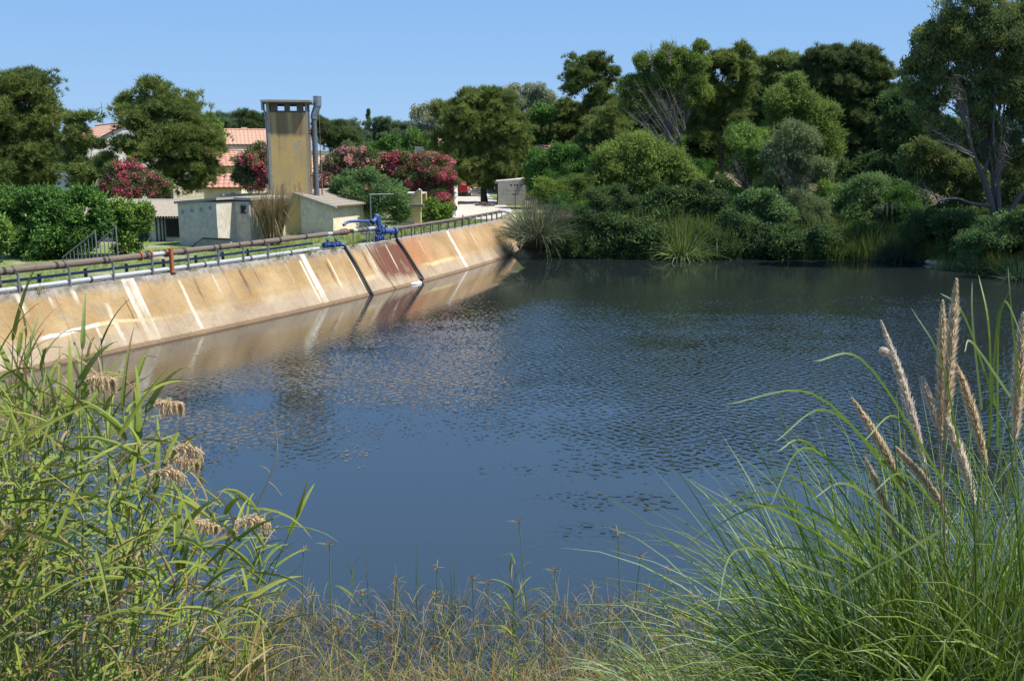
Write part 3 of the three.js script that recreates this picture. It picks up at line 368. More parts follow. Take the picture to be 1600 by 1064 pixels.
tree(41, 'acacia_tree', 'tall pale green feathery acacia in front of the olive pine', 'acacia', 80, [1235, 335], [[1215, 158, 16], [1241, 148, 15], [1255, 163, 18], [1225, 183, 20], [1265, 188, 20], [1291, 180, 13], [1240, 208, 23], [1280, 214, 20], [1206, 198, 14], [1296, 238, 14], [1270, 243, 18], [1240, 132, 8]], 'feather', 'acacia', { bark: 'greyBark', dens: 1.25, size: 1.1 });
tree(42, 'acacia_tree', 'small vivid green acacia with bare grey twigs on its left', 'acacia', 77, [1175, 335], [[1150, 225, 13], [1166, 211, 12], [1186, 223, 15], [1171, 244, 16], [1196, 243, 15], [1151, 262, 10], [1182, 268, 13]], 'feather', 'bright', { bark: 'greyBark', dead: [[1172, 300, 1145, 250, 9, 16], [1172, 300, 1140, 270, 7, 14]], deadMat: 'greyBark' });
tree(43, 'acacia_tree', 'thin greyish tree with visible twigs below the tall pale acacia', 'acacia', 74, [1240, 350], [[1235, 222, 20], [1216, 243, 17], [1255, 243, 18], [1230, 262, 20], [1270, 268, 18], [1206, 273, 14], [1288, 272, 13], [1262, 218, 12]], 'feather', 'grey', { bark: 'greyBark', dens: .7, dead: [[1240, 320, 1225, 250, 6, 20], [1240, 320, 1260, 255, 6, 20]], deadMat: 'greyBark' });
tree(44, 'acacia_tree', 'spreading yellow green acacia above the shaded water edge', 'acacia', 73, [1005, 385], [[945, 243, 16], [970, 236, 17], [996, 233, 17], [1021, 238, 17], [1046, 249, 19], [960, 263, 19], [990, 258, 20], [1030, 268, 22], [1060, 268, 17], [940, 280, 15], [1066, 293, 18], [1085, 284, 13], [1000, 288, 20], [1020, 255, 16]], 'feather', 'acacia', { bark: 'greyBark', dens: 1.2, trunk: .2 });
sh(45, 'dense dark green thicket right under the yellow green acacia', 71, [1075, 380], [[1058, 310, 20], [1086, 318, 20], [1040, 320, 20], [1100, 298, 14], [1116, 322, 15], [1070, 345, 22], [1110, 350, 20], [1040, 350, 20], [1120, 375, 12]], 'broad', 'dark', { dens: 1.3 });
sh(46, 'bluish dark shrub overhanging the shaded water edge beside the pampas', 70, [955, 395], [[960, 310, 18], [938, 320, 20], [980, 328, 20], [930, 346, 22], [960, 354, 22], [905, 352, 16], [990, 360, 18], [915, 380, 16], [960, 383, 16], [1000, 384, 14]], 'narrow', 'dark', { dens: 1.2 });
sh(47, 'leafy shrub sprawling down to the water below the vivid acacia', 70, [1200, 395], [[1172, 318, 18], [1198, 313, 16], [1190, 343, 20], [1160, 338, 16], [1220, 340, 18], [1212, 365, 18], [1180, 370, 18], [1150, 365, 14], [1170, 390, 12]], 'broad', 'shrub', { dens: 1.1 });
sh(48, 'grey green shrub in the middle of the right hand thicket', 72, [1260, 390], [[1240, 318, 18], [1252, 346, 20], [1280, 328, 16], [1290, 353, 14], [1240, 372, 16], [1270, 374, 14], [1226, 385, 12]], 'narrow', 'grey', { dens: 1.0 });
sh(49, 'small yellow green shrub on the dry slope above the thicket', 79, [1300, 345], [[1290, 296, 11], [1302, 315, 11], [1286, 312, 9], [1310, 302, 8]], 'feather', 'bright', {});
sh(50, 'feathery dark tamarisk shrub between dry slope and pale pampas', 73, [1350, 380], [[1350, 293, 18], [1334, 308, 18], [1374, 298, 16], [1330, 330, 20], [1364, 324, 20], [1345, 352, 18], [1380, 345, 16]], 'feather', 'shrub', { name: 'tamarisk_bush', cat: 'tamarisk' });
sh(51, 'tall dark backing tree between the domed pine and tall eucalyptus', 88, [1400, 340], [[1372, 278, 24], [1416, 258, 24], [1345, 282, 20], [1432, 298, 24], [1412, 222, 24], [1462, 325, 20], [1450, 270, 22], [1480, 300, 22]], 'broad', 'dark', { name: 'evergreen_tree', cat: 'tree', dens: 1.3, size: 1.3 });
sh(52, 'dark undergrowth bush at the foot of the tall eucalyptus', 66, [1500, 380], [[1490, 345, 16], [1520, 350, 16], [1465, 345, 14], [1585, 350, 18], [1605, 335, 18], [1540, 345, 12]], 'narrow', 'dark', {});
const eu = [[1482, 22, 24], [1520, 12, 28], [1560, 22, 30], [1602, 20, 34], [1452, 46, 20], [1436, 74, 17], [1427, 103, 14], [1470, 70, 28], [1522, 60, 30], [1572, 70, 32], [1612, 80, 34], [1450, 100, 22], [1500, 98, 24], [1552, 110, 28], [1602, 122, 32], [1421, 134, 11], [1446, 138, 14], [1440, 168, 12], [1532, 150, 24], [1582, 160, 25], [1512, 178, 16], [1562, 200, 20], [1606, 182, 26], [1596, 222, 22], [1560, 240, 14], [1640, 60, 40], [1650, 140, 40], [1640, 210, 34], [1500, 50, 22], [1490, 150, 14], [1535, 100, 26], [1575, 120, 28], [1500, 130, 20], [1540, 185, 20], [1590, 150, 28], [1475, 110, 20], [1460, 165, 12], [1600, 255, 20], [1575, 230, 16], [1455, 75, 22], [1470, 125, 20], [1432, 160, 14], [1520, 215, 14], [1470, 195, 14], [1540, 40, 28], [1500, 75, 24], [1585, 45, 30], [1625, 120, 34], [1590, 95, 28]];
tree(53, 'eucalyptus_tree', 'giant pale barked eucalyptus filling the upper right corner', 'eucalyptus', 63, [1563, 366], eu, 'euc', 'euc', { bark: 'eucBark', trunk: .2, dens: .95, per: 8, clump: .4,
  limbs: [Object.assign([[1560, 372, 0], [1553, 330, .3], [1540, 285, .5], [1520, 235, .8], [1510, 190, 1], [1492, 140, 1]], { r0: .27, r1: .07 }), Object.assign([[1564, 372, .2], [1562, 320, .5], [1558, 265, .6], [1553, 200, .8], [1558, 130, .4]], { r0: .19, r1: .06 }), Object.assign([[1568, 372, .3], [1580, 330, .6], [1604, 295, .8], [1640, 260, .6]], { r0: .2, r1: .1 }), Object.assign([[1553, 322, .3], [1520, 318, .9], [1494, 310, 1.2], [1468, 313, 1.3]], { r0: .16, r1: .05 }), Object.assign([[1538, 270, .6], [1560, 215, .4], [1600, 150, 0]], { r0: .14, r1: .05 })],
  dead: [[1518, 240, 1450, 195, 4, 14], [1512, 200, 1478, 110, 4, 12], [1520, 245, 1455, 225, 3, 12], [1516, 215, 1490, 130, 4, 16], [1480, 312, 1430, 285, 4, 14], [1560, 290, 1580, 220, 5, 18], [1556, 270, 1565, 190, 5, 16]] });
tree(54, 'eucalyptus_tree', 'lower leafy eucalyptus bough mass above the pale pampas', 'eucalyptus', 68, [1450, 345], [[1425, 243, 16], [1446, 234, 15], [1420, 265, 13], [1460, 254, 18], [1450, 275, 14], [1482, 284, 16], [1500, 265, 17], [1530, 278, 14], [1586, 270, 18], [1606, 298, 20], [1478, 255, 14], [1590, 320, 16], [1530, 305, 12], [1615, 330, 18]], 'euc', 'euc', { bark: 'eucBark', dens: 1.0, trunk: .16 });
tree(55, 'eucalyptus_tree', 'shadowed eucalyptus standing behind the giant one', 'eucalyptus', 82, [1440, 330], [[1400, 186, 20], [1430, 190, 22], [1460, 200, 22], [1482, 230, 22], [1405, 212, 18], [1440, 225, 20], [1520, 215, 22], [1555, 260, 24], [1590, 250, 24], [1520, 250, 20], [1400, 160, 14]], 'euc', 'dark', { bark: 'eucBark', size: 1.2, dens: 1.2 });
// trees behind, seen through the gaps; each is told by what it stands beside
const MARKS = [[757, 220, 'biggest central pine'], [865, 205, 'dense green tree beside it'], [868, 262, 'dome shaped carob'], [930, 130, 'skyline pine'], [938, 210, 'yellowish slope pine'], [1040, 130, 'bare branched tree'], [1130, 150, 'upright layered pine'], [1205, 150, 'feathery olive pine'], [1335, 170, 'domed dark pine'], [1240, 190, 'tall pale acacia'], [1172, 240, 'vivid green acacia'], [1240, 255, 'thin greyish tree'], [1005, 260, 'yellow green acacia'], [1075, 325, 'dark thicket under that acacia'], [950, 345, 'bluish overhanging shrub'], [1190, 345, 'sprawling leafy shrub'], [1260, 350, 'grey green thicket shrub'], [1350, 320, 'feathery tamarisk'], [1408, 350, 'greyish plumed pampas'], [1560, 250, 'giant eucalyptus trunk'], [1460, 262, 'low eucalyptus boughs'], [840, 360, 'silvery pampas'], [1066, 360, 'bright green pampas'], [1590, 390, 'blue green tussock']];
const taken = new Set();
function besides(what, x, y) { const near = MARKS.map(([a, b, n]) => [Math.hypot(x - a, y - b), a, b, n]).sort((p, q) => p[0] - q[0]); for (const [, a, b, n] of near.slice(0, 6)) { const dx = x - a, dy = y - b, rel = Math.abs(dx) > Math.abs(dy) ? (dx < 0 ? 'just left of' : 'just right of') : dy > 0 ? 'below' : 'rising above'; const l = what + ' ' + rel + ' the ' + n; if (!taken.has(l)) { taken.add(l); return l; } } return what + ' in the far shore thicket'; }
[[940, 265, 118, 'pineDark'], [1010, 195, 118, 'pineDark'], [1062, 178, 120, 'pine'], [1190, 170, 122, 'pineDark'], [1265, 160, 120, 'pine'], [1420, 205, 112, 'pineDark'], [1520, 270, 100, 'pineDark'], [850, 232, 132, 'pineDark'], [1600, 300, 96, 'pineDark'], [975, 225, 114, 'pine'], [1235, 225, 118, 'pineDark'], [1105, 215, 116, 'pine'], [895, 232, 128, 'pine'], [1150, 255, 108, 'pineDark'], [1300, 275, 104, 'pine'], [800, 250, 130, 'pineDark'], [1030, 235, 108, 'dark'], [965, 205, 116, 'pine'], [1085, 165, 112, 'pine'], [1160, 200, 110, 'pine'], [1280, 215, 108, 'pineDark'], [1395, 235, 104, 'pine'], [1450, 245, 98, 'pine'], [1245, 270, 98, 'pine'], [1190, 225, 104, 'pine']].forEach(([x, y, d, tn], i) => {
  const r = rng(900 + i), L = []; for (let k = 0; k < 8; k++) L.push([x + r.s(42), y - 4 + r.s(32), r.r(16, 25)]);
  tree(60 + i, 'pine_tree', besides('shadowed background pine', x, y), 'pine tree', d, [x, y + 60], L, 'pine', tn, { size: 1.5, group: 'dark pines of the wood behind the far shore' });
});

// ------------------------------------------------------------------ buildings
const AX = (deg) => [V(Math.cos(deg * Math.PI / 180), 0, -Math.sin(deg * Math.PI / 180)), deg * Math.PI / 180];
// a thin rectangular frame round a w x h opening, facing +z
const frameGeo = (w, h, t, dp) => merge([box(w + 2 * t, t, dp, 0, h / 2 + t / 2), box(w + 2 * t, t, dp, 0, -h / 2 - t / 2), box(t, h, dp, -w / 2 - t / 2, 0), box(t, h, dp, w / 2 + t / 2, 0)]);
function windowPart(parent, x, y, z, w, h, ry, mf, mp = M.glass, sill = true) { const g = new THREE.Group(); g.name = 'window'; g.position.set(x, y, z); g.rotation.y = ry; parent.add(g); mesh('pane', box(w, h, .03, 0, 0, .012), mp, g); mesh('frame', frameGeo(w, h, .07, .1), mf, g); if (sill) mesh('sill', box(w + .3, .06, .22, 0, -h / 2 - .12, .06), M.paleConcrete, g); return g; }
// ribbed sheet (tiles in rows, corrugated sheets): corners a b (upper), c d (lower), ribs run from upper to lower
function ribbed(a, b, c, d, ribs, amp, thick = .06, courses = 1) {
  const so = new Soup(), n = ribs * 6, nm = b.clone().sub(a).cross(d.clone().sub(a)).normalize(); if (nm.y < 0) nm.negate();
  const P = (u, v, k, lift = 0) => a.clone().lerp(b, u).lerp(d.clone().lerp(c, u), v).addScaledVector(nm, amp * Math.abs(Math.sin(u * ribs * Math.PI)) + lift - k * thick);
  const len = a.distanceTo(d), wid = a.distanceTo(b);
  for (let j = 0; j < courses; j++) for (let i = 0; i < n; i++) { const u0 = i / n, u1 = (i + 1) / n, v0 = j / courses, v1 = (j + 1) / courses, l1 = courses > 1 ? .025 : 0; so.quad(P(u0, v0, 0), P(u1, v0, 0), P(u1, v1, 0, l1), P(u0, v1, 0, l1), null, [u0 * wid, v0 * len], [u1 * wid, v0 * len], [u1 * wid, v1 * len], [u0 * wid, v1 * len]); if (j === courses - 1) so.quad(P(u0, 1, 0, l1), P(u1, 1, 0, l1), P(u1, 1, 1), P(u0, 1, 1), null, [u0, 0], [u1, 0], [u1, .1], [u0, .1]); else so.quad(P(u0, v1, 0, l1), P(u1, v1, 0, l1), P(u1, v1, 0), P(u0, v1, 0), null, [u0, 0], [u1, 0], [u1, .1], [u0, .1]); }
  so.quad(P(0, 0, 1), P(1, 0, 1), P(1, 1, 1), P(0, 1, 1), null, [0, 0], [wid, 0], [wid, len], [0, len]);
  return so.geo();
}
// gable house: local x is the ridge direction, z towards the front; origin at the ground
function gableHouse(label, pos, turn, L, W, eave, ridge, mw, mr, o = {}) {
  const t = thing(o.name ?? 'house', label, 'house', pos); t.rotation.y = turn;
  const so = new Soup(), x = L / 2, z = W / 2, y0 = -1.2, q = (a, b, c, d) => { const ux = Math.abs(a.x - b.x) > Math.abs(a.z - b.z); const U = (p) => [ux ? p.x : p.z, p.y]; so.quad(a, b, c, d, null, U(a), U(b), U(c), U(d)); };
  q(V(-x, y0, z), V(x, y0, z), V(x, eave, z), V(-x, eave, z)); q(V(x, y0, -z), V(-x, y0, -z), V(-x, eave, -z), V(x, eave, -z));
  for (const s of [-1, 1]) { q(V(s * x, y0, -z), V(s * x, y0, z), V(s * x, eave, z), V(s * x, eave, -z)); so.tri(V(s * x, eave, -z), V(s * x, eave, z), V(s * x, ridge - .04, 0), null, [-z, eave], [z, eave], [0, ridge]); }
  mesh('wall', so.geo(), mw, t);
  const ov = .3, e = ridge + .05, k = (ridge - eave) / z, lo = eave - ov * k + .05, ribs = Math.round(L / .42), cs = Math.round(W / 2 / .45);
  const rf = mesh('roof', merge([ribbed(V(-x - .2, e, 0), V(x + .2, e, 0), V(x + .2, lo, z + ov), V(-x - .2, lo, z + ov), ribs, .06, .1, cs), ribbed(V(x + .2, e, 0), V(-x - .2, e, 0), V(-x - .2, lo, -z - ov), V(x + .2, lo, -z - ov), ribs, .06, .1, cs), rod(V(-x - .25, e + .04, 0), V(x + .25, e + .04, 0), .13, .13, 8)]), mr, t);
  for (const [cxx, cz, ch, cw = .6, mat = M.paleConcrete] of o.chimneys ?? []) { const yb = ridge - Math.abs(cz) * k; const c = mesh('chimney', merge([box(cw, ch + .6, cw, cxx, yb + ch / 2 - .3, cz), box(cw + .16, .1, cw + .16, cxx, yb + ch - .2, cz), box(cw - .1, .22, .08, cxx, yb + ch + .1, cz - cw / 2 + .1), box(cw - .1, .22, .08, cxx, yb + ch + .1, cz + cw / 2 - .1), box(cw + .1, .07, cw + .1, cxx, yb + ch + .24, cz)]), mat, rf); }
  for (const [side, u, y, w, h, mat] of o.windows ?? []) { const [px, pz, ry] = side === 'f' ? [u, z, 0] : side === 'l' ? [-x, u, -Math.PI / 2] : side === 'r' ? [x, u, Math.PI / 2] : [u, -z, Math.PI]; const n = V(Math.sin(ry), 0, Math.cos(ry)).multiplyScalar(.02); windowPart(t, px + n.x, y, pz + n.z, w, h, ry, M.paleConcrete, mat ?? M.glass); }
  if (o.antenna) { const [ax, az] = o.antenna, yb = ridge - .2; const g = [rod(V(ax, yb, az), V(ax, yb + 2.6, az), .03)]; for (const [hy, l] of [[2.2, 1.5], [.9, 1.9]]) { g.push(rod(V(ax - l, yb + hy - .3, az + .4), V(ax + .3, yb + hy, az), .018)); for (let i = 0; i < 5; i++) g.push(rod(V(ax - l * i / 5, yb + hy - .3 * i / 5, az - .3 + .08 * i), V(ax - l * i / 5, yb + hy - .3 * i / 5, az + .3 + .08 * i), .012, .012, 4)); } mesh('antenna', merge(g), M.greyMetal, rf); }
  return t;
}
const gp = (px, py, d) => { const p = at(px, py, d); return onGround(p.x, -d); };
gableHouse('white gabled house with terracotta roof and aerial between the left pines', gp(178, 262, 95), -.95, 13, 10.5, 4.6, 7.4, M.whitePlaster, M.terracotta, { chimneys: [[-4.6, 2.6, 1.1, .55, M.brick]], windows: [['l', -2, 2.6, .9, 1.2], ['l', 2, 2.6, .9, 1.2]], antenna: [-5.2, -.4] });
gableHouse('long low house with orange roof on the slope left of the tower', gp(383, 232, 112), .3, 9, 8, 4.9, 6.5, M.whitePlaster, M.terracotta, { windows: [['f', -3, 3.4, .8, 1], ['f', 0, 3.4, .8, 1], ['f', 3, 3.4, .8, 1]], chimneys: [[0, -1.2, .6, .6, M.whitePlaster]] });
gableHouse('cream house with red roof half hidden by the broad pine', gp(322, 255, 92), .35, 6.5, 6, 3.7, 5.0, M.creamPlaster, M.terracottaRed, { windows: [['f', 2.2, 2.5, .8, 1.0], ['f', -.4, 2.5, .8, 1.0]], chimneys: [[-1, 1.2, .9, .55, M.brick]] });
gableHouse('cream house with tan tiled roof beside the pink oleander', gp(376, 252, 93), -.1, 4, 5, 3.7, 4.9, M.creamPlaster, M.terracottaTan, { windows: [['f', 0, 2.2, .9, 1.1]] });
{ // low porch house with an arched door
  const t = gableHouse('low cream porch house with red roof and arched doorway', gp(352, 285, 84), .12, 3.2, 3.4, 2.35, 3.4, M.creamPlaster, M.terracottaRed, {});
  const sh2 = new THREE.Shape(); sh2.moveTo(-.5, 0); sh2.lineTo(.5, 0); sh2.lineTo(.5, 1.25); sh2.absarc(0, 1.25, .5, 0, Math.PI); sh2.lineTo(-.5, 0);
  const g = new THREE.ExtrudeGeometry(sh2, { depth: .08, bevelEnabled: false }); g.translate(.9, 0, 1.66); mesh('door', g, M.timber, t);
  const g2 = new THREE.Group(); g2.name = 'shutter'; mesh('panel', box(.12, 1.2, .5, 1.55, .7, 1.95), M.yellowPlaster, g2); t.add(g2);
}
gableHouse('house with long tan roof behind the pale oleander right of the tower', gp(548, 262, 96), .06, 9, 6, 2.9, 4.3, M.peachPlaster, M.terracottaTan, { windows: [['f', 0, 2, .9, 1], ['f', 2.5, 2, .9, 1]] });
gableHouse('house with pale square chimney above the magenta oleander', gp(668, 262, 104), .1, 6, 5, 3.0, 4.6, M.peachPlaster, M.terracotta, { chimneys: [[-.9, 1.4, 2.0, .95, M.whitePlaster]], windows: [['f', 1.5, 2, .8, 1]] });
gableHouse('peach walled house in the shade behind the biggest central pine', gp(716, 262, 140), .12, 8, 6, 5.6, 7.2, M.peachPlaster, M.terracotta, { windows: [['f', .2, 3.4, .9, 1.2], ['f', 1.2, 1.3, .9, 1.5]] });
gableHouse('ochre house far back beside the parked red truck', gp(738, 290, 138), .1, 3.0, 4, 3.0, 4.0, M.yellowPlaster, M.terracottaTan, { windows: [['f', .5, 1.6, .8, 1]] });
gableHouse('small red roofed house glimpsed high between dark trees', gp(858, 240, 112), .9, 5, 4.4, 4.3, 5.8, M.yellowPlaster, M.terracottaRed, { chimneys: [[1, .6, .7, .5, M.brick]], windows: [['l', 0, 3.4, .7, .8]] });

// the concrete tower
std('darkFlue', [.16, .17, .175], .5, { metalness: .4, map: rep(grainTex, 1.2) });
{
  const d = 60, a = at(422, 300, d), b = at(477, 300, d), W = 2.5, c = V((a.x + b.x) / 2, 0, -d - W / 2 + .05), y0 = LAND - .3, top = at(445, 160, d).y;
  const t = thing('concrete_tower', 'tall ochre stained concrete tower with open slots under its flat cap', 'tower', V(c.x, 0, c.z)); t.rotation.y = .15;
  const tx = dataTex(256, 512, (u, v) => { // yellow wash, darker band under the cap, rust streaks
    const n1 = fbm(u * 3, v * 5, 3), n2 = fbm(u * 6, v * 1.1, 4), n3 = fbm(u * 30, v * 60, 5, 2);
    let k = mixc([.56, .365, .125], [.47, .32, .14], clamp(.5 + 2 * n1)); k = mixc(k, [.22, .115, .04], .5 * sst(.12, .4, n2) * clamp(.4 + 2 * n1 + .3)); k = mixc(k, [.36, .32, .25], .6 * sst(.2, .34, fbm(u * 4, v * 7, 8)));
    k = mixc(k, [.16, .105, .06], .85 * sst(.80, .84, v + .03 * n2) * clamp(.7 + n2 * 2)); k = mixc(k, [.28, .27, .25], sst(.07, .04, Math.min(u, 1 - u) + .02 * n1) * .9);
    const q = .95 + .22 * n3; return S3([k[0] * q, k[1] * q, k[2] * q]); }, true, false);
  const tm = new THREE.MeshStandardMaterial({ map: tx, bumpMap: gB, bumpScale: .002, roughness: .93 }); tm.name = 'towerWash';
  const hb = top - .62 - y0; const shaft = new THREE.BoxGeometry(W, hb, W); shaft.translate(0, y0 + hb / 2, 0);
  const ts = tm.clone(); ts.color.setRGB(.34, .29, .26); ts.name = 'towerSideShade'; mesh('shaft', shaft, [ts, tm, tm, tm, tm, tm], t);  // right face: shade beside the flue painted in as a darker wash
  for (const sx of [-1, 1]) for (const sz of [-1, 1]) mesh('corner_pilaster', box(sx < 0 ? .2 : .12, hb + .62, .15, sx * (W / 2 - .07), y0 + (hb + .62) / 2, sz * (W / 2 - .07), 0, .012), M.pilasterGrey, t);
  for (const sz of [-1, 1]) { mesh('beam', box(W - .3, .12, .2, 0, top - .06, sz * (W / 2 - .14)), M.darkConcrete, t); if (sz < 0) continue; mesh('sill_beam', box(W - .3, .12, .2, 0, top - .56, sz * (W / 2 - .14)), M.darkConcrete, t); mesh('post', box(.34, .38, .2, 0, top - .31, sz * (W / 2 - .14)), M.darkConcrete, t); for (const q of [-.8, .8]) mesh('post', box(.42, .38, .2, q, top - .31, sz * (W / 2 - .14)), M.darkConcrete, t); }  // beams and posts under the cap in a darker concrete
  for (const sx of [-1, 1]) mesh('side_panel', box(.12, .62, W - .3, sx * (W / 2 - .1), top - .31, 0), M.darkConcrete, t);
  mesh('cap_slab', box(W + .62, .16, W + .62, -.02, top + .08, 0, 0, .02), M.concrete, t);
  mesh('gutter', merge([box(.16, .55, .7, -W / 2 - .28, top - .2, .7, 0, .04), rod(V(-W / 2 - .2, top - .4, .9), V(-W / 2 - .08, top - .9, 1.1), .05), rod(V(-W / 2 - .08, top - .9, 1.1), V(-W / 2 - .08, y0, 1.1), .05)]), M.galvanised, t);
  mesh('ledge_rail', rod(V(W / 2 + .02, top - 1.9, .9), V(W / 2 + .75, top - 1.8, .9), .035), M.darkMetal, t);
  // flue pipe on brackets
  const px = W / 2 + .36, pz = .9, fl = [limb([V(px, y0, pz), V(px, y0 + 3, pz), V(px, top - .95, pz)], .17, .17, 14)];
  const flue = mesh('flue_pipe', merge(fl), M.darkFlue, t);
  mesh('elbow', merge([rod(V(px, top - .98, pz), V(px + .04, top - .72, pz), .21, .21, 14), rod(V(px + .03, top - .76, pz), V(px + .28, top - .12, pz), .22, .23, 14), rod(V(px + .26, top - .2, pz), V(px + .26, top + .42, pz), .25, .27, 14)]), M.galvanised, flue);
  for (let y = y0 + 1; y < top - 1; y += .98) mesh('band', rod(V(px, y, pz), V(px, y + .05, pz), .185, .185, 14), M.greyMetal, flue);
  for (const y of [y0 + 1.5, y0 + 4, top - 1.7]) mesh('bracket', box(.6, .06, .06, px - .35, y, pz), M.darkMetal, t);
}
{ const p = at(503, 300, 61), q = at(501, 172, 61); const t = thing('metal_mast', 'thin metal mast standing just right of the tower pipe', 'mast', V(0, 0, 0)); mesh('pole', merge([rod(V(p.x, LAND - .2, p.z), V(p.x, q.y - 2.5, p.z), .045), rod(V(p.x, q.y - 2.5, p.z), V(p.x, q.y, p.z), .018)]), M.mastPaint, t); mesh('clamp', box(.16, .22, .16, p.x, q.y - 3.2, p.z, 0, .03), M.mastPaint, t); mesh('side_bar', merge([rod(V(p.x - .3, LAND, p.z), V(p.x - .3, q.y - .8, p.z), .022), rod(V(p.x - .3, q.y - 2.6, p.z), V(p.x, q.y - 2.6, p.z), .015)]), M.greyMetal, t); }

// cream hut with a single-pitch roof, beside the pipe
const sN = sOfPx(540), along = damPt(sN + 1, 0, 0).sub(damPt(sN, 0, 0)).normalize(), out = V(along.z, 0, -along.x).negate(); if (out.x < 0) out.negate();
const turnHut = Math.atan2(-along.x, -along.z);   // local -z runs along the dam, local +x towards the water
{
  const nb = onY(521, 368, LAND), t = thing('pump_hut', 'cream hut with single pitch brown roof beside the blue pipes', 'hut', V(nb.x, LAND, nb.z)); t.rotation.y = turnHut;
  const d = -nb.z, hN = at(521, 323, d).y - LAND, W = 2.95, hL = at(452, 303, d + .8).y - LAND, L = 5.2;
  const so = new Soup(), f = (a, b, c, e) => { const ux = Math.abs(a.x - b.x) > .01; const U = (p) => [ux ? p.x : p.z, p.y]; so.quad(a, b, c, e, null, U(a), U(b), U(c), U(e)); };
  f(V(-W, -.3, 0), V(0, -.3, 0), V(0, hN, 0), V(-W, hL, 0)); f(V(0, -.3, 0), V(0, -.3, -L), V(0, hN, -L), V(0, hN, 0)); f(V(-W, -.3, -L), V(0, -.3, -L), V(0, hN, -L), V(-W, hL, -L)); f(V(-W, -.3, 0), V(-W, -.3, -L), V(-W, hL, -L), V(-W, hL, 0));
  mesh('wall', so.geo(), M.creamPlaster, t);
  const k = (hL - hN) / W, x0 = -W - .15, x1 = .42, ya = hL + .15 * k + .03, yb = hN - .42 * k + .03;
  const rf = mesh('roof', ribbed(V(x0, ya + .12, .14), V(x0, ya + .12, -L - .25), V(x1, yb + .12, -L - .25), V(x1, yb + .12, .14), 22, .05, .05, 7), M.fibreRoof, t);
  const fas = new Soup(); const slab = (z, th, m) => { fas.quad(V(x0, ya + th, z), V(x1, yb + th, z), V(x1, yb, z), V(x0, ya, z), null, [0, 0], [3, 0], [3, .1], [0, .1]); };
  const vb = (z0, z1) => { const g = new THREE.BoxGeometry(1, .1, z1 - z0); g.scale(Math.hypot(x1 - x0, yb - ya), 1, 1); g.rotateZ(Math.atan2(yb - ya, x1 - x0)); g.translate((x0 + x1) / 2, (ya + yb) / 2 + .06, (z0 + z1) / 2); return g; };
  mesh('verge', vb(.145, .26), M.paleConcrete, rf); mesh('verge', vb(-L - .37, -L - .255), M.paleConcrete, rf);
  mesh('pilaster', box(.1, hN - .05, .28, .052, hN / 2 - .05, -3.35), M.creamPlaster, t);
}
// grey L-shaped hut
{
  const nb = onY(341, 386, LAND), t = thing('grey_hut', 'plain grey rendered hut with flat slab roof and lit corner', 'hut', V(nb.x, LAND, nb.z)); t.rotation.y = turnHut;
  const d = -nb.z, h = at(341, 313, d).y - LAND, W = 2.75, L1 = 1.45, pw = 1.05, L = 4.6;
  mesh('wall', merge([box(W, h, L, -W / 2, h / 2 - .1, -L / 2), box(pw, h - .02, L - L1, pw / 2 - .003, h / 2 - .11, -L1 - (L - L1) / 2)]), M.greyPlaster, t);
  mesh('pilaster', box(.16, h - .06, .14, pw + .02, h / 2 - .12, -L1 + .04, 0, .01), M.paleConcrete, t);
  const sl = new THREE.BoxGeometry(W + .3, .13, L + .2); sl.rotateZ(.085); sl.translate(-W / 2 - .03, h - .05, -L / 2); mesh('roof_slab', merge([sl, box(pw + .3, .15, L - L1 + .2, pw / 2 + .1, h + .035, -L1 - (L - L1) / 2 + .02)]), M.concrete, t);
  const w = windowPart(t, pw * .66, h - .55, -L1 + .012, .36, .42, 0, M.concrete, M.dark, false);
  mesh('spout', merge([box(.16, .12, .16, pw * .9, h - .62, -L1 + .09, 0, .03)]), M.whitePipe, t);
  for (let i = 0; i < 4; i++) mesh('render_patch', rod(V(-W + .35 + i * .66, h - .42 - .09 * (3 - i) , -.002), V(-W + .35 + i * .66, h - .42 - .09 * (3 - i), .006), .12 - .02 * (i % 2), .12, 12), M.concrete, t);
  // low stair wall in front
  const s = thing('stair_wall', 'low concrete stair parapet in front of the grey hut', 'parapet', V(nb.x, LAND, nb.z)); s.rotation.y = turnHut;
  const shp = new THREE.Shape(); shp.moveTo(-1.05, -.1); shp.lineTo(-.15, .52); shp.lineTo(1.75, .52); shp.lineTo(1.75, -.1); const eg = new THREE.ExtrudeGeometry(shp, { depth: .16, bevelEnabled: false }); eg.translate(-.15, 0, .75); mesh('wall', eg, M.concrete, s);
  mesh('coping', merge([box(1.96, .06, .24, .68, .555, .83), rod(V(-1.2, -.02, .83), V(-.28, .55, .83), .06, .06, 4)]), M.dark, s);
}
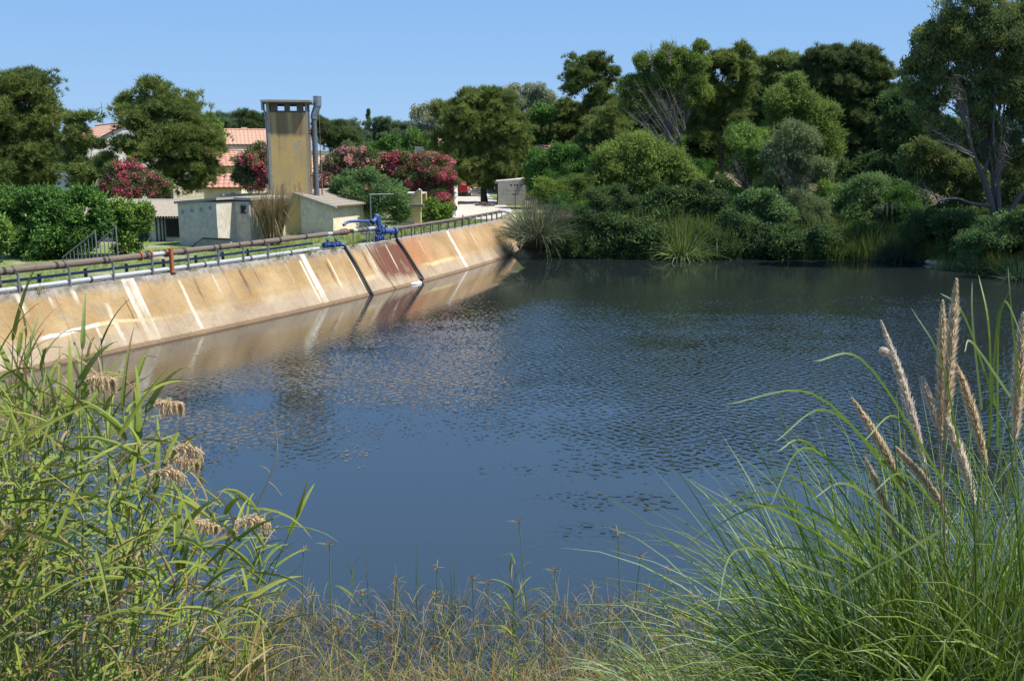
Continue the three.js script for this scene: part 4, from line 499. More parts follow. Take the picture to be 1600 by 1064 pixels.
// long low building with a corrugated roof
{
  const a = onY(120, 398, LAND), b = onY(278, 392, LAND), d0 = 55, p = at(205, 390, d0), t = thing('corrugated_shed', 'long low shed with corrugated roof behind the green shrubs', 'shed', V(p.x, LAND, -d0)); t.rotation.y = -.06;
  const L = 6.6, h = at(205, 339, d0).y - LAND, hr = at(205, 314, d0 + 3).y - LAND;
  mesh('wall', merge([box(L, h, .25, 0, h / 2 - .1, -.12), box(.25, h, 4, -L / 2, h / 2 - .1, -2.2), box(.25, h, 4, L / 2, h / 2 - .1, -2.2), box(L, h + .3, .25, 0, h / 2, -4.2)]), M.greyPlaster, t);
  mesh('roof', ribbed(V(-L / 2 - .2, hr, -3.2), V(L / 2 + .2, hr, -3.2), V(L / 2 + .2, h + .02, .4), V(-L / 2 - .2, h + .02, .4), 42, .085, .02), M.fibreRoof, t);
  mesh('ridge_cap', rod(V(-L / 2 - .2, hr + .02, -3.2), V(L / 2 + .2, hr + .02, -3.2), .1), M.concrete, t);
  windowPart(t, 2.62, h - .62, .02, .72, .95, 0, M.darkMetal, M.dark, false); windowPart(t, .55, h - 1.05, .02, 1.15, .95, 0, M.greyMetal, M.dark, false);
  { const g = []; for (let i = 0; i < 7; i++) g.push(rod(V(2.31 + i * .103, h - 1.08, .07), V(2.31 + i * .103, h - .16, .07), .012, .012, 4)); mesh('window_bars', merge(g), M.darkMetal, t); }
  for (const x of [1.62, 1.86, 2.06]) mesh('drain_pipe', rod(V(x, -.1, .06), V(x, h, .06), .045), M.darkMetal, t);
}
// long blue grey wall behind the huts
{ const a = gp(346, 310, 60), b = gp(424, 312, 63), d = b.clone().sub(a), L = d.length(), h = at(385, 302, 61.5).y - LAND; const t = thing('yard_wall', 'blue grey rendered yard wall between grey hut and tower', 'wall', V((a.x + b.x) / 2, LAND, (a.z + b.z) / 2)); t.rotation.y = Math.atan2(-d.z, d.x); mesh('wall', box(L, h, .25, 0, h / 2 - .1, 0), M.greyPlaster, t); mesh('coping', box(L + .1, .09, .38, 0, h - .05, 0, 0, .02), M.concrete, t); mesh('base_course', box(1.6, .9, .1, L / 2 - .6, .45, .2), M.yellowPlaster, t); }
// yellow stepped structure with a sloping parapet
{
  const d = 68, a = at(625, 340, d), t = thing('yellow_outbuilding', 'small pale yellow outbuilding with sloping parapet and grey lintel', 'outbuilding', V(a.x, LAND, -d)); t.rotation.y = -.1;
  const X = (px) => (px - 625) / F * d, Y = (py) => at(640, py, d).y - LAND;
  const shp = new THREE.Shape(); shp.moveTo(X(634), Y(320)); shp.lineTo(X(659), Y(320)); shp.lineTo(X(659), Y(297)); shp.lineTo(X(654), Y(297)); shp.lineTo(X(634), Y(314)); const eg = new THREE.ExtrudeGeometry(shp, { depth: .3, bevelEnabled: false }); eg.translate(0, 0, -.3); mesh('upper_wall', eg, M.yellowPlaster, t);
  mesh('parapet', limbBox(V(X(632), Y(315.5), -.15), V(X(656), Y(295.5), -.15), .1, .5), M.paleConcrete, t);
  mesh('roof_slab', box(X(656) - X(618), .1, 2.6, X(636), Y(303), -1.8), M.paleConcrete, t);
  mesh('lower_wall', box(X(658) - X(620), Y(322) + .3, .3, X(638.5), Y(322) / 2 - .15, -.16), M.yellowPlaster, t);
  mesh('back_wall', box(X(656) - X(620), Y(304) + .2, .25, X(637), Y(304) / 2 - .1, -2.9), M.yellowPlaster, t);
  mesh('lintel', box(X(664) - X(630), .16, .5, X(646), Y(320.5), .02, 0, .015), M.greyMetal, t);
  mesh('plinth', box(X(660) - X(622), .22, .5, X(640), .04, .05), M.stoneMat, t);
}
function limbBox(a, b, h, w) { const d = b.clone().sub(a), g = new THREE.BoxGeometry(d.length(), h, w); g.applyQuaternion(new THREE.Quaternion().setFromUnitVectors(V(1, 0, 0), d.normalize())); g.translate((a.x + b.x) / 2, (a.y + b.y) / 2, (a.z + b.z) / 2); return g; }
// gate pillar, far walls, shed by the bank
{ const d = 82, p = at(709, 330, d), h = at(709, 279, d).y - LAND; const t = thing('gate_pillar', 'tall white rendered gate pillar at the end of the magenta oleander', 'pillar', V(p.x, LAND, -d)); t.rotation.y = -.2; mesh('shaft', merge([box(.34, h, .7, 0, h / 2 - .1, 0, 0, .02), box(.3, h - .3, 5, -.6, h / 2 - .25, -2.7, .22)]), M.whitePlaster, t); mesh('cap', box(.46, .1, .84, 0, h - .06, 0, 0, .02), M.terracottaTan, t); }
{ const d = 119, p = at(746, 306, d), t = thing('stone_wall', 'low pale stone wall at the end of the drive', 'wall', onGround(p.x, -d)); const r = rng(51); for (let j = 0; j < 4; j++) for (let i = 0; i < 5; i++) mesh('stone', box(.3 + r.s(.03), .24, .5 + r.s(.08), -.62 + i * .32 + (j % 2) * .1, .12 + j * .26, r.s(.03), 0, .03), M.stoneMat, t); mesh('coping', box(1.9, .09, .6, .02, 1.1, 0, 0, .02), M.paleConcrete, t); mesh('low_wall', box(2.6, .55, .4, -2.1, .25, -.4), M.stoneMat, t); }
{ // beige shed with vents
  const d = 95, a = at(778, 318, d), b = at(820, 318, d), L = b.x - a.x, h = at(815, 280, d).y - LAND, h0 = at(776, 285, d).y - LAND, t = thing('block_shed', 'beige block walled shed with four small vents beside the pine', 'shed', V(a.x, LAND, -d)); t.rotation.y = .04;
  const shp = new THREE.Shape(); shp.moveTo(0, -.2); shp.lineTo(L, -.2); shp.lineTo(L, h - .1); shp.lineTo(L * .92, h); shp.lineTo(0, h0); for (const u of [.50, .63, .72, .87]) { const q = new THREE.Path(), x = L * u, y = h - .68; q.moveTo(x - .07, y); q.lineTo(x + .07, y); q.lineTo(x + .07, y + .17); q.lineTo(x - .07, y + .17); shp.holes.push(q); }
  const eg = new THREE.ExtrudeGeometry(shp, { depth: .25, bevelEnabled: false }); eg.translate(0, 0, -.25); mesh('front_wall', eg, M.beigePlaster, t);
  mesh('side_wall', box(.25, h - .05, 4, L - .06, h / 2 - .12, -2.3), M.creamPlaster, t); mesh('back_wall', box(L, h0, .2, L / 2, h0 / 2 - .1, -4.2), M.dark, t);
  const rf = new THREE.BoxGeometry(L + .3, .1, 4.4); rf.rotateZ(.08); rf.translate(L / 2, (h + h0) / 2 + .05, -2.35); mesh('roof', rf, M.paleConcrete, t);
  mesh('cap', box(.5, .12, .5, L - .05, h + .06, -.1, 0, .02), M.terracottaTan, t);
  for (let j = 0; j < 6; j++) { mesh('block_course', box(L - .02, .3, .02, L / 2 - .002, .02 + j * .335, .006), M.beigePlaster, t); }
}
{ const p = gp(805, 320, 90), h = 1.5, t = thing('sign_post', 'T shaped post standing before the beige block walled shed', 'post', p); mesh('post', box(.07, h, .07, 0, h / 2 - .1, 0), M.darkMetal, t); mesh('cross_bar', box(.55, .1, .06, -.02, h - .08, .01), M.darkMetal, t); }
{ const p = gp(711, 329, 79), t = thing('meter_box', 'small black box on a short post at the edge of the drive', 'box', p); mesh('box', box(.36, .36, .25, 0, .72, 0, 0, .03), M.dark, t); mesh('post', box(.06, .6, .06, 0, .25, 0), M.darkMetal, t); mesh('panel', box(.2, .2, .02, 0, .72, .125), M.greyMetal, t); }
{ const r = rng(9), t = thing('wooden_fence', 'short dark fence of upright stakes beside the silvery pampas', 'fence'); for (let i = 0; i < 11; i++) { const q = gp(818 + i * 1.9, 330, 79 - i * .1), h = 1.45 + r.s(.28); mesh('stake', rod(V(q.x + r.s(.02), LAND - .5, q.z), V(q.x + r.s(.06), LAND + h, q.z + r.s(.05)), .05, .04, 6), M.timber, t); } mesh('rail', rod(gp(817, 330, 79).setY(LAND + .7), gp(839, 330, 77.9).setY(LAND + .72), .035), M.timber, t); }
{ const r = rng(21), t = thing('log_pile', 'heap of cut logs and branches at the foot of the central pine', 'logs'); for (let i = 0; i < 16; i++) { const q = gp(762 + r.s(9), 318, 93 + r.s(.8)), a = r() * 3.1, L = r.r(.4, 1.2), y = r.r(.05, .4); mesh('log', rod(V(q.x, q.y + y, q.z), V(q.x + Math.cos(a) * L, q.y + y + r.s(.15), q.z + Math.sin(a) * L * .6), r.r(.06, .16), .06, 7), i % 3 ? M.pineBark : M.deadBark, t); } }
{ // red truck
  const d = 119, p = at(722, 306, d), t = thing('red_truck', 'red truck parked at the end of the drive, its nose in view', 'truck', onGround(p.x, -d, .06)); t.rotation.y = -.12;
  const cab = new THREE.Shape(); cab.moveTo(-2.6, .75); cab.lineTo(.55, .75); cab.lineTo(.62, 1.25); cab.lineTo(.5, 1.48); cab.lineTo(-.35, 1.62); cab.lineTo(-.6, 2.3); cab.lineTo(-2.3, 2.36); cab.lineTo(-2.6, 1.4);
  const eg = new THREE.ExtrudeGeometry(cab, { depth: 1.8, bevelEnabled: true, bevelSize: .06, bevelThickness: .08, bevelSegments: 2 }); eg.translate(.2, -.12, -.9); mesh('body', eg, M.redPaint, t);
  mesh('window', box(1.0, .55, 2.0, -1.15, 1.8, 0), M.glass, t); mesh('chassis', box(3.4, .3, 1.3, -1, .56, 0), M.dark, t); mesh('bumper', box(.18, .24, 2.05, .98, .55, 0, 0, .04), M.whitePipe, t);
  for (const z of [-.85, .85]) { const w = new THREE.Group(); w.name = 'wheel'; w.position.set(-.45, .46, z); t.add(w); const ty = new THREE.TorusGeometry(.33, .14, 8, 20); mesh('tyre', ty, M.rubber, w); mesh('rim', rod(V(0, 0, -.09), V(0, 0, .09), .22, .22, 14), M.greyMetal, w); const ar = new THREE.TorusGeometry(.54, .07, 6, 14, Math.PI); ar.translate(-.45, .5, z); mesh('mudguard', ar, M.floatWhite, t); mesh('headlight', rod(V(.78, 1.0, z * .8), V(.9, 1.0, z * .8), .13, .13, 12), M.floatWhite, t); }
}
{ // grey pipe frame (upside down L) by the cream hut
  const d = 59, a = at(580, 366, d), y = at(580, 304, d).y, b = at(614, 304, d); const t = thing('overhead_pipe', 'grey upside down L pipe frame beside the cream hut', 'pipe frame'); mesh('upright', rod(V(a.x, LAND - .2, -d), V(a.x, y, -d), .038), M.greyMetal, t); mesh('arm', rod(V(a.x - .06, y, -d), V(b.x, y + .02, -d - .4), .038), M.greyMetal, t); mesh('bracket', rod(V(a.x + .6, y, -d - .1), V(a.x + .6, y - .5, -d - .1), .02), M.greyMetal, t); }
{ // metal stair rails
  const d = 44, X = (px) => at(px, 400, d).x, Y = (py) => at(130, py, d).y;
  [['front', 97, 402, 151, 362, 0, 'left and lower of the two grey metal stair rails before the shrubs'], ['back', 137, 384, 171, 357, -.9, 'right and farther of the two grey metal stair rails before the shrubs']].forEach(([, x0, y0, x1, y1, dz, label], i) => {
    const t = thing('stair_rail', label, 'railing', V(0, 0, -d + dz), 'grey metal stair rails'), n = i ? 5 : 9;
    mesh('handrail', rod(V(X(x0), Y(y0), 0), V(X(x1), Y(y1), 0), .03), M.greyMetal, t); mesh('lower_rail', rod(V(X(x0) + .1, LAND + .02, 0), V(X(x1), Y(y1) - 1.25, 0), .025), M.greyMetal, t);
    for (let k = 0; k <= n; k++) { const u = k / n, x = lerp(X(x0), X(x1), u), y = lerp(Y(y0), Y(y1), u); mesh('baluster', rod(V(x, LAND - .1, 0), V(x, y + (k === n ? .1 : 0), 0), k === n ? .035 : .022, k === n ? .035 : .022, 6), M.greyMetal, t); }
  });
}

// ------------------------------------------------------------------ pipes along the crest
{
  const S = (px) => sOfPx(px, -.12), posts = [-40, 27, 106.5, 175, 236, 292, 339, 378, 416.6].map(S), g0 = S(-120);
  const curve = (s0, s1, off, y, n = 24) => { const a = []; for (let i = 0; i <= n; i++) { const s = lerp(s0, s1, i / n); a.push(damPt(s, off, typeof y === 'function' ? y(s) : y)); } return a; };
  const yB = CREST + .80;
  const big = thing('brown_pipe', 'thick brown weathered pipe raised on posts along the dam crest', 'pipe');
  const sA = S(262), sW0 = S(240), sE = S(516);
  mesh('pipe', limb(curve(g0, sW0, -.32, yB, 10), .135, .135, 12), M.brownPipe, big);
  mesh('pipe', limb(curve(sA, sE, -.32, yB, 14), .125, .125, 12), M.brownPipe, big);
  mesh('white_section', limb(curve(sW0, sA, -.32, yB, 3), .10, .10, 12), M.whitePipe, big);
  for (let s = g0 + .8; s < sE; s += 2.05) { const a = damPt(s, -.32, yB), b = damPt(s + .1, -.32, yB); mesh('joint_band', rod(a, b, .15, .15, 12), M.dark, big); }
  for (const s of [sW0 - .5, sW0, sA + .3]) { const a = damPt(s, -.32, yB), b = damPt(s + .07, -.32, yB); mesh('flange', rod(a, b, .19, .19, 12), M.rust, big); }
  const wh = thing('white_pipe', 'pale grey pipe lying along the lower front edge of the dam crest', 'pipe'); mesh('pipe', limb(curve(g0, S(498), -.14, CREST + .14, 20), .10, .10, 12), M.whitePipe, wh);
  for (let s = g0 + .4; s < S(495); s += 2.9) { const a = damPt(s, -.14, CREST + .14), b = damPt(s + .09, -.14, CREST + .14); mesh('clip', rod(a, b, .118, .118, 10), M.darkMetal, wh); }
  const bl = thing('blue_grey_pipe', 'thin blue grey pipe running between the brown and pale pipes', 'pipe'); mesh('pipe', limb(curve(g0, S(500), -.62, CREST + .38, 20), .055, .055, 8), M.bluePipe, bl);
  const NTH = ['nearest, off the left edge', 'first', 'second', 'third', 'fourth', 'fifth', 'sixth', 'seventh', 'eighth', 'ninth'];
  posts.forEach((s, i) => { const t = thing('pipe_post', i ? NTH[i] + ' grey steel post from the left under the brown pipe' : 'grey steel post nearest the viewer under the brown pipe', 'post', V(0, 0, 0), 'grey steel posts under the brown pipe'); const a = damPt(s, -.02, CREST - .02), b = damPt(s, -.02, yB - .08); mesh('upright', rod(a, b, .045, .045, 8), M.greyMetal, t); mesh('cradle', rod(damPt(s, .03, yB - .1), damPt(s, -.62, yB - .16), .03), M.greyMetal, t); mesh('strap', rod(damPt(s - .03, -.32, yB), damPt(s + .03, -.32, yB), .155, .155, 12), M.darkMetal, t); });
  for (let i = 0; i < posts.length - 1; i++) { const s = lerp(posts[i], posts[i + 1], .62), t = thing('rear_post', NTH[i + 1] + ' short dark post from the left behind the pale pipe', 'post', V(0, 0, 0), 'short dark rear posts behind the pale pipe'); mesh('upright', box(.1, .62, .1, 0, 0, 0), M.darkMetal, t); t.children[0].position.copy(damPt(s, -.72, LAND + .3)); mesh('foot', box(.22, .06, .22, 0, 0, 0), M.concrete, t).position.copy(damPt(s, -.72, LAND + .03)); }
  { const s = S(266), t = thing('rusty_support', 'orange rusty bracket post at the white pipe section', 'post'); mesh('upright', box(.13, 1.1, .13, 0, 0, 0, damTurn(s)), M.rust, t).position.copy(damPt(s, -.02, CREST + .46)); mesh('base_plate', box(.34, .05, .26, 0, 0, 0, damTurn(s)), M.rust, t).position.copy(damPt(s, -.05, CREST + .03)); mesh('saddle', rod(damPt(s - .05, -.32, yB), damPt(s + .05, -.32, yB), .17, .17, 12), M.rust, t); }
  { const s = S(10), t = thing('rusty_support', 'small rust red post behind the blue grey pipe at the left edge', 'post'); mesh('upright', box(.16, .5, .16), M.rust, t).position.copy(damPt(s, -.8, CREST + .2)); mesh('base_plate', box(.26, .05, .26), M.rust, t).position.copy(damPt(s, -.8, LAND + .05)); }
  { const a = damPt(S(372), -.9, yB - .1), b = damPt(S(352), -.9, LAND + .15), t = thing('diagonal_brace', 'dark diagonal brace bar leaning behind the brown pipe', 'brace'); mesh('bar', rod(a, b, .04), M.darkMetal, t); mesh('plate', box(.3, .06, .2), M.bluePipe, t).position.copy(b); }
  // pipe joint run between the two valve sets
  { const t = thing('jointed_pipe', 'banded pipe of white and dark sections between the two blue valve sets', 'pipe'); const seg = [[516, 524, M.whitePipe, .10], [524, 536, M.brownPipe, .13], [536, 548, M.brownPipe, .15], [548, 556, M.dark, .11], [556, 563, M.whitePipe, .10], [563, 576, M.brownPipe, .12], [576, 592, M.whitePipe, .10]]; for (const [p0, p1, m, r] of seg) mesh('section', limb(curve(S(p0), S(p1), -.32, yB, 3), r, r, 12), m, t); for (const p of [540, 545, 570, 577, 590]) { mesh('flange', rod(damPt(S(p), -.32, yB), damPt(S(p) + .06, -.32, yB), .18, .18, 12), p < 550 ? M.rust : M.greyMetal, t); } for (const p of [557, 578]) mesh('leg', rod(damPt(S(p), -.32, LAND), damPt(S(p), -.32, yB), .04), M.greyMetal, t); }
  // blue valve sets
  const valve = (t, s, off, y, k) => { const p = (ds, o, dy) => damPt(s + ds, off + o, y + dy); const v = new THREE.Group(); v.name = 'valve'; t.add(v); mesh('body', merge([rod(p(-.45 * k, 0, 0), p(.45 * k, 0, 0), .13 * k, .13 * k, 12), rod(p(0, 0, -.05), p(0, 0, .34 * k), .11 * k, .09 * k, 12)]), M.bluePaint, v); for (const q of [-.45, -.2, .2, .42]) mesh('flange', rod(p(q * k, 0, 0), p(q * k + .06, 0, 0), .21 * k, .21 * k, 14), M.bluePaint, v); mesh('hand_wheel', new THREE.TorusGeometry(.15 * k, .022, 6, 18).rotateX(Math.PI / 2).translate(...p(0, 0, .42 * k).toArray()), M.bluePaint, v); return v; };
  { const t = thing('blue_pump_pipes', 'large blue pipe bend with valves where the black hose leaves', 'pipework');
    const q = (px, py, off) => { const s = S(px), y0 = pxOf(damPt(s, off, CREST + 1))[1], y1 = pxOf(damPt(s, off, CREST + 2))[1]; return damPt(s, off, CREST + 1 + (py - y0) / (y1 - y0)); };
    mesh('bend', limb([q(556, 352, -.9), q(561, 347, -.85), q(572, 345.5, -.7), q(586, 345.5, -.5)], .08, .08, 12), M.bluePaint, t);
    mesh('riser', limb([q(590, 347, -.45), q(594, 343, -.42), q(596, 335, -.4), q(597, 347, -.38), q(598, 358, -.35)], .12, .12, 12), M.bluePaint, t);
    mesh('arch', limb([q(588, 346, -.45), q(593, 343, -.43), q(595, 338, -.41), q(597, 336, -.4), q(599, 340, -.38), q(600, 352, -.36)], .088, .088, 12), M.bluePaint, t);
    valve(t, S(601), -.3, CREST + .55, .95); valve(t, S(594), -.2, CREST + .2, .75);
    mesh('pump', merge([rod(q(604, 361, -.3), q(615, 361, .0), .2, .15, 14), rod(q(606, 361, -.25), q(607, 352, -.25), .1, .1, 10)]), M.bluePaint, t);
    mesh('outlet_flange', rod(q(613, 361, .0), q(615, 361.5, .05), .22, .22, 14), M.bluePaint, t);
    for (const px of [582, 588, 596, 604]) mesh('leg', rod(damPt(S(px), -.3, LAND - .1), damPt(S(px), -.3, CREST + .75), .045), M.greyMetal, t); }
  { const t = thing('blue_valve_set', 'smaller blue valve set low on the crest at the left hose', 'pipework'); valve(t, S(514), -.2, CREST + .25, .75); valve(t, S(524), -.05, CREST + .22, .7); mesh('tee', merge([rod(damPt(S(518), -.5, CREST + .25), damPt(S(518), .1, CREST + .2), .09), rod(damPt(S(528), -.05, CREST + .22), damPt(S(533), .1, CREST + .15), .1)]), M.bluePaint, t); mesh('handle', rod(damPt(S(520), .05, CREST + .24), damPt(S(520), .05, CREST + .6), .03), M.bluePaint, t); }
  { const t = thing('valve_platform', 'small grey railed platform behind the blue pump pipes', 'platform'), P = (px, off, y) => damPt(S(px), off, CREST + y); mesh('deck', limbBox(P(598, -1.3, .4), P(616, -1.3, .4), .06, .8), M.greyMetal, t); for (const px of [599, 607, 616]) mesh('post', rod(P(px, -1.0, -.1), P(px, -1.0, 1.15), .025), M.greyMetal, t); for (const y of [1.15, .8]) mesh('rail', rod(P(599, -1.0, y), P(616, -1.0, y), .022), M.greyMetal, t); }
  // black hoses down the face, the float
  const hose = (label, s0, s1, t1, y0, bottom) => { const t = thing('black_hose', label, 'hose'); const pts = []; for (let i = 0; i <= 8; i++) { const k = i / 8, v = k * t1, y = CREST * (1 - v); pts.push(damPt(lerp(s0, s1, k) + .06 * Math.sin(k * 5), v * RUN + .08, y + .06)); } pts.unshift(damPt(s0 - .35, -.1, y0 - .05), damPt(s0 - .1, .03, y0)); mesh('hose', limb(pts, .075, .075, 10), M.rubber, t); mesh('collar', rod(pts[0], pts[1], .11, .11, 12), M.bluePaint, t); return pts[pts.length - 1]; };
  hose('left black hose running from the small blue valves into the water', S(534), S(538), 1.08, CREST + .22);
  const e = hose('right black hose running down the rusty face to the white float', S(615), S(622), .96, CREST + .45);
  { const p = onY(645, 443, 0), t = thing('white_float', 'round white float with a dark fitting where the right hose ends', 'float', V(p.x, .03, p.z)); const tor = new THREE.TorusGeometry(.36, .1, 10, 28).rotateX(Math.PI / 2); tor.scale(1.15, .8, 1.15); mesh('ring', tor, M.floatWhite, t); mesh('deck', rod(V(0, -.02, 0), V(0, .07, 0), .36, .34, 24), M.floatWhite, t); mesh('fitting', rod(V(-.08, .05, -.05), V(-.2, .32, -.12), .09, .08, 12), M.rubber, t); mesh('hose_end', limb([V(-.2, .3, -.12), V(-.34, .42, -.3), V(e.x - p.x, e.y - .03, e.z - p.z)], .07, .07, 8), M.rubber, t); }
  { const t = thing('cable', 'thin dark cable hanging down the face between the two hoses', 'cable'), pts = []; for (let i = 0; i <= 8; i++) { const k = i / 8; pts.push(damPt(lerp(S(567), S(576), k), k * RUN * 1.04 + .03, CREST * (1 - k * 1.04) + .02)); } mesh('line', limb(pts, .018, .018, 5), M.rubber, t); mesh('weight', rod(pts[8], pts[8].clone().add(V(0, -.1, 0)), .03), M.rubber, t); }
  // far trestle run
  { const s0 = S(604), s1 = S(787), t = thing('trestle_pipe', 'dark pipe on a ladder like trestle along the far crest', 'pipe trestle'), n = 15, top = CREST + .62; mesh('pipe', limb(curve(s0, s1, -.3, top, 14), .085, .085, 10), M.brownPipe, t); mesh('upper_rail', limb(curve(s0, s1, -.1, top - .1, 14), .025, .025, 5), M.darkMetal, t); mesh('lower_rail', limb(curve(s0, s1, -.1, CREST + .12, 14), .025, .025, 5), M.darkMetal, t);
    for (let i = 0; i <= n; i++) { const s = lerp(s0 + .4, s1 - .2, i / n); mesh('post', rod(damPt(s, -.1, CREST - .02), damPt(s, -.1, top - .02), .035, .035, 6), M.darkMetal, t); mesh('rear_post', rod(damPt(s, -.55, CREST - .1), damPt(s, -.55, top - .02), .03, .03, 6), M.darkMetal, t); mesh('cross_bar', rod(damPt(s, -.06, top - .09), damPt(s, -.6, top - .09), .025), M.darkMetal, t); }
    mesh('white_end', limb(curve(s1, s1 + .5, -.3, top, 2), .1, .1, 10), M.whitePipe, t); mesh('end_pipe', limb([damPt(s1 + .4, -.3, top), damPt(s1 + .45, .5, top - .25), damPt(s1 + .4, 1.2, top - .95)], .07, .07, 10), M.galvanised, t); mesh('stub', rod(damPt(S(727), -.3, top), damPt(S(727), -.3, top + .2), .05), M.rust, t); }
}

// ------------------------------------------------------------------ thicket filling the far bank
{
  const spots = [[905, 330, 80, 'broad'], [1120, 330, 80, 'broad'], [1140, 300, 84, 'dark'], [1110, 275, 92, 'broad'], [1330, 375, 69, 'dark'], [1400, 330, 74, 'dark'], [1230, 300, 84, 'dark'], [1310, 280, 90, 'dark'], [975, 300, 84, 'dark'], [1060, 235, 100, 'broad'], [1155, 375, 69, 'dark'], [1300, 345, 74, 'dark'], [1460, 370, 66, 'dark'], [1095, 235, 98, 'dark'], [1020, 240, 98, 'broad'], [925, 262, 99, 'dark'], [960, 215, 106, 'pine'], [1250, 270, 92, 'dark'], [1610, 375, 57, 'dark'], [1590, 362, 60, 'shrub'], [1515, 372, 63, 'dark'], [1540, 388, 60.5, 'shrub'], [1130, 360, 72, 'broad'], [1240, 355, 73, 'broad'], [1180, 290, 86, 'broad'], [1330, 310, 82, 'broad'], [1400, 285, 84, 'dark'], [1445, 340, 72, 'broad'], [1490, 345, 68, 'dark'], [1040, 345, 71, 'dark'], [890, 375, 69, 'dark'], [930, 385, 68.5, 'dark'], [985, 380, 68.5, 'dark'], [1115, 385, 68.5, 'dark'], [1215, 385, 68.5, 'dark'], [1260, 392, 68, 'dark'], [880, 285, 90, 'broad'], [1000, 230, 102, 'dark'], [1140, 250, 100, 'pine'], [1560, 330, 70, 'dark'], [1610, 300, 72, 'dark'], [1540, 300, 74, 'dark']];
  spots.forEach(([x, y, d, tn], i) => { const r = rng(400 + i), L = []; const R = 1.3 / d * F; for (let k = 0; k < 5; k++) L.push([x + r.s(R * 1.5), y + r.s(R * .8), R * r.r(.55, .85)]); tree(100 + i, 'shrub', besides(({ dark: 'dark evergreen', broad: 'mid green', shrub: 'soft green', pine: 'olive' })[tn] + ' shrub', x, y), 'shrub', d, [x, y + 25], L, i % 3 ? 'broad' : 'narrow', tn, { bark: 'greyBark', trunk: .05, dens: 1.1, group: 'evergreen shrubs of the far shore thicket' }); });
}

// ------------------------------------------------------------------ blades: strips that rise and arch over
// p0 base, dir start direction, L length, W width, droop how far it bends down; one strip folded along its middle
let bladeNo = 0;
function bladeInto(so, p0, dir, L, W, droop, c0, c1, n = 7, twist = 0) {
  const kink = W > .004 && ++bladeNo % 11 === 0 ? 1 + bladeNo % 3 : 0;
  const pts = []; let p = p0.clone(), v = dir.clone().normalize(); const st = L / n, side0 = V(v.z, 0, -v.x); if (side0.lengthSq() < .02) side0.set(1, 0, 0); side0.normalize(); if (twist) side0.applyAxisAngle(v, twist);
  for (let i = 0; i <= n; i++) { pts.push(p.clone()); p.addScaledVector(v, st); const k = (i + 1) / n; v.y -= droop * st * (0.3 + 1.7 * k); v.normalize(); if (kink && i === kink) { v.y -= 1.3; v.normalize(); } }
  for (let i = 0; i < n; i++) {
    const a = i / n, b = (i + 1) / n, w = (t) => W * Math.min(1, (t * 5 + .45)) * Math.pow(Math.max(0, 1 - t), .6) + .0006, wa = w(a), wb = w(b), tg = pts[i + 1].clone().sub(pts[i]).normalize(), nn = tg.clone().cross(side0).normalize();
    const ca = mixc(c0, c1, a), A = pts[i].clone().addScaledVector(side0, wa).addScaledVector(nn, wa * .5), B = pts[i].clone().addScaledVector(side0, -wa).addScaledVector(nn, wa * .5), C = pts[i + 1].clone().addScaledVector(side0, -wb).addScaledVector(nn, wb * .5), D = pts[i + 1].clone().addScaledVector(side0, wb).addScaledVector(nn, wb * .5);
    if (W > .008) { so.quad(A, pts[i], pts[i + 1], D, ca); so.quad(pts[i], B, C, pts[i + 1], ca); } else so.quad(A, B, C, D, ca);
  }
  return pts;
}
// feathery flower plume round an axis given by points
function plumeInto(so, pts, R, n, r, c0, c1, droop = .5, lean = 0) {
  const cv = new THREE.CatmullRomCurve3(pts);
  for (let i = 0; i < n; i++) { const t = Math.pow(r(), .85), o = cv.getPoint(t), tg = cv.getTangent(t), env = R * Math.pow(Math.sin(Math.PI * Math.min(1, .12 + .86 * t)), .7), d = rdir(r); d.addScaledVector(tg, -d.dot(tg)).normalize(); const f = d.multiplyScalar(.55).addScaledVector(tg, r.r(.9, 1.6)).add(V(lean, -droop * r(), 0)).normalize(), L = env * r.r(1.1, 2.4), e = o.clone().addScaledVector(f, L), m = o.clone().addScaledVector(f, L * .5).add(V(0, .03 * L, 0)); e.y -= .22 * L * droop; const sd = f.clone().cross(rdir(r)).normalize(), w = .0035; const c = mixc(c0, c1, r()); so.tri(o.clone().addScaledVector(sd, w * .6), m.clone().addScaledVector(sd, -w), m.clone().addScaledVector(sd, w), c); so.tri(m.clone().addScaledVector(sd, w), m.clone().addScaledVector(sd, -w), e, c); }
}
const G0 = [.12, .175, .020], G1 = [.20, .27, .036], GY = [.32, .33, .07], STRAW = [.34, .25, .12], PALE = [.36, .43, .25], TAN = [.46, .32, .17];

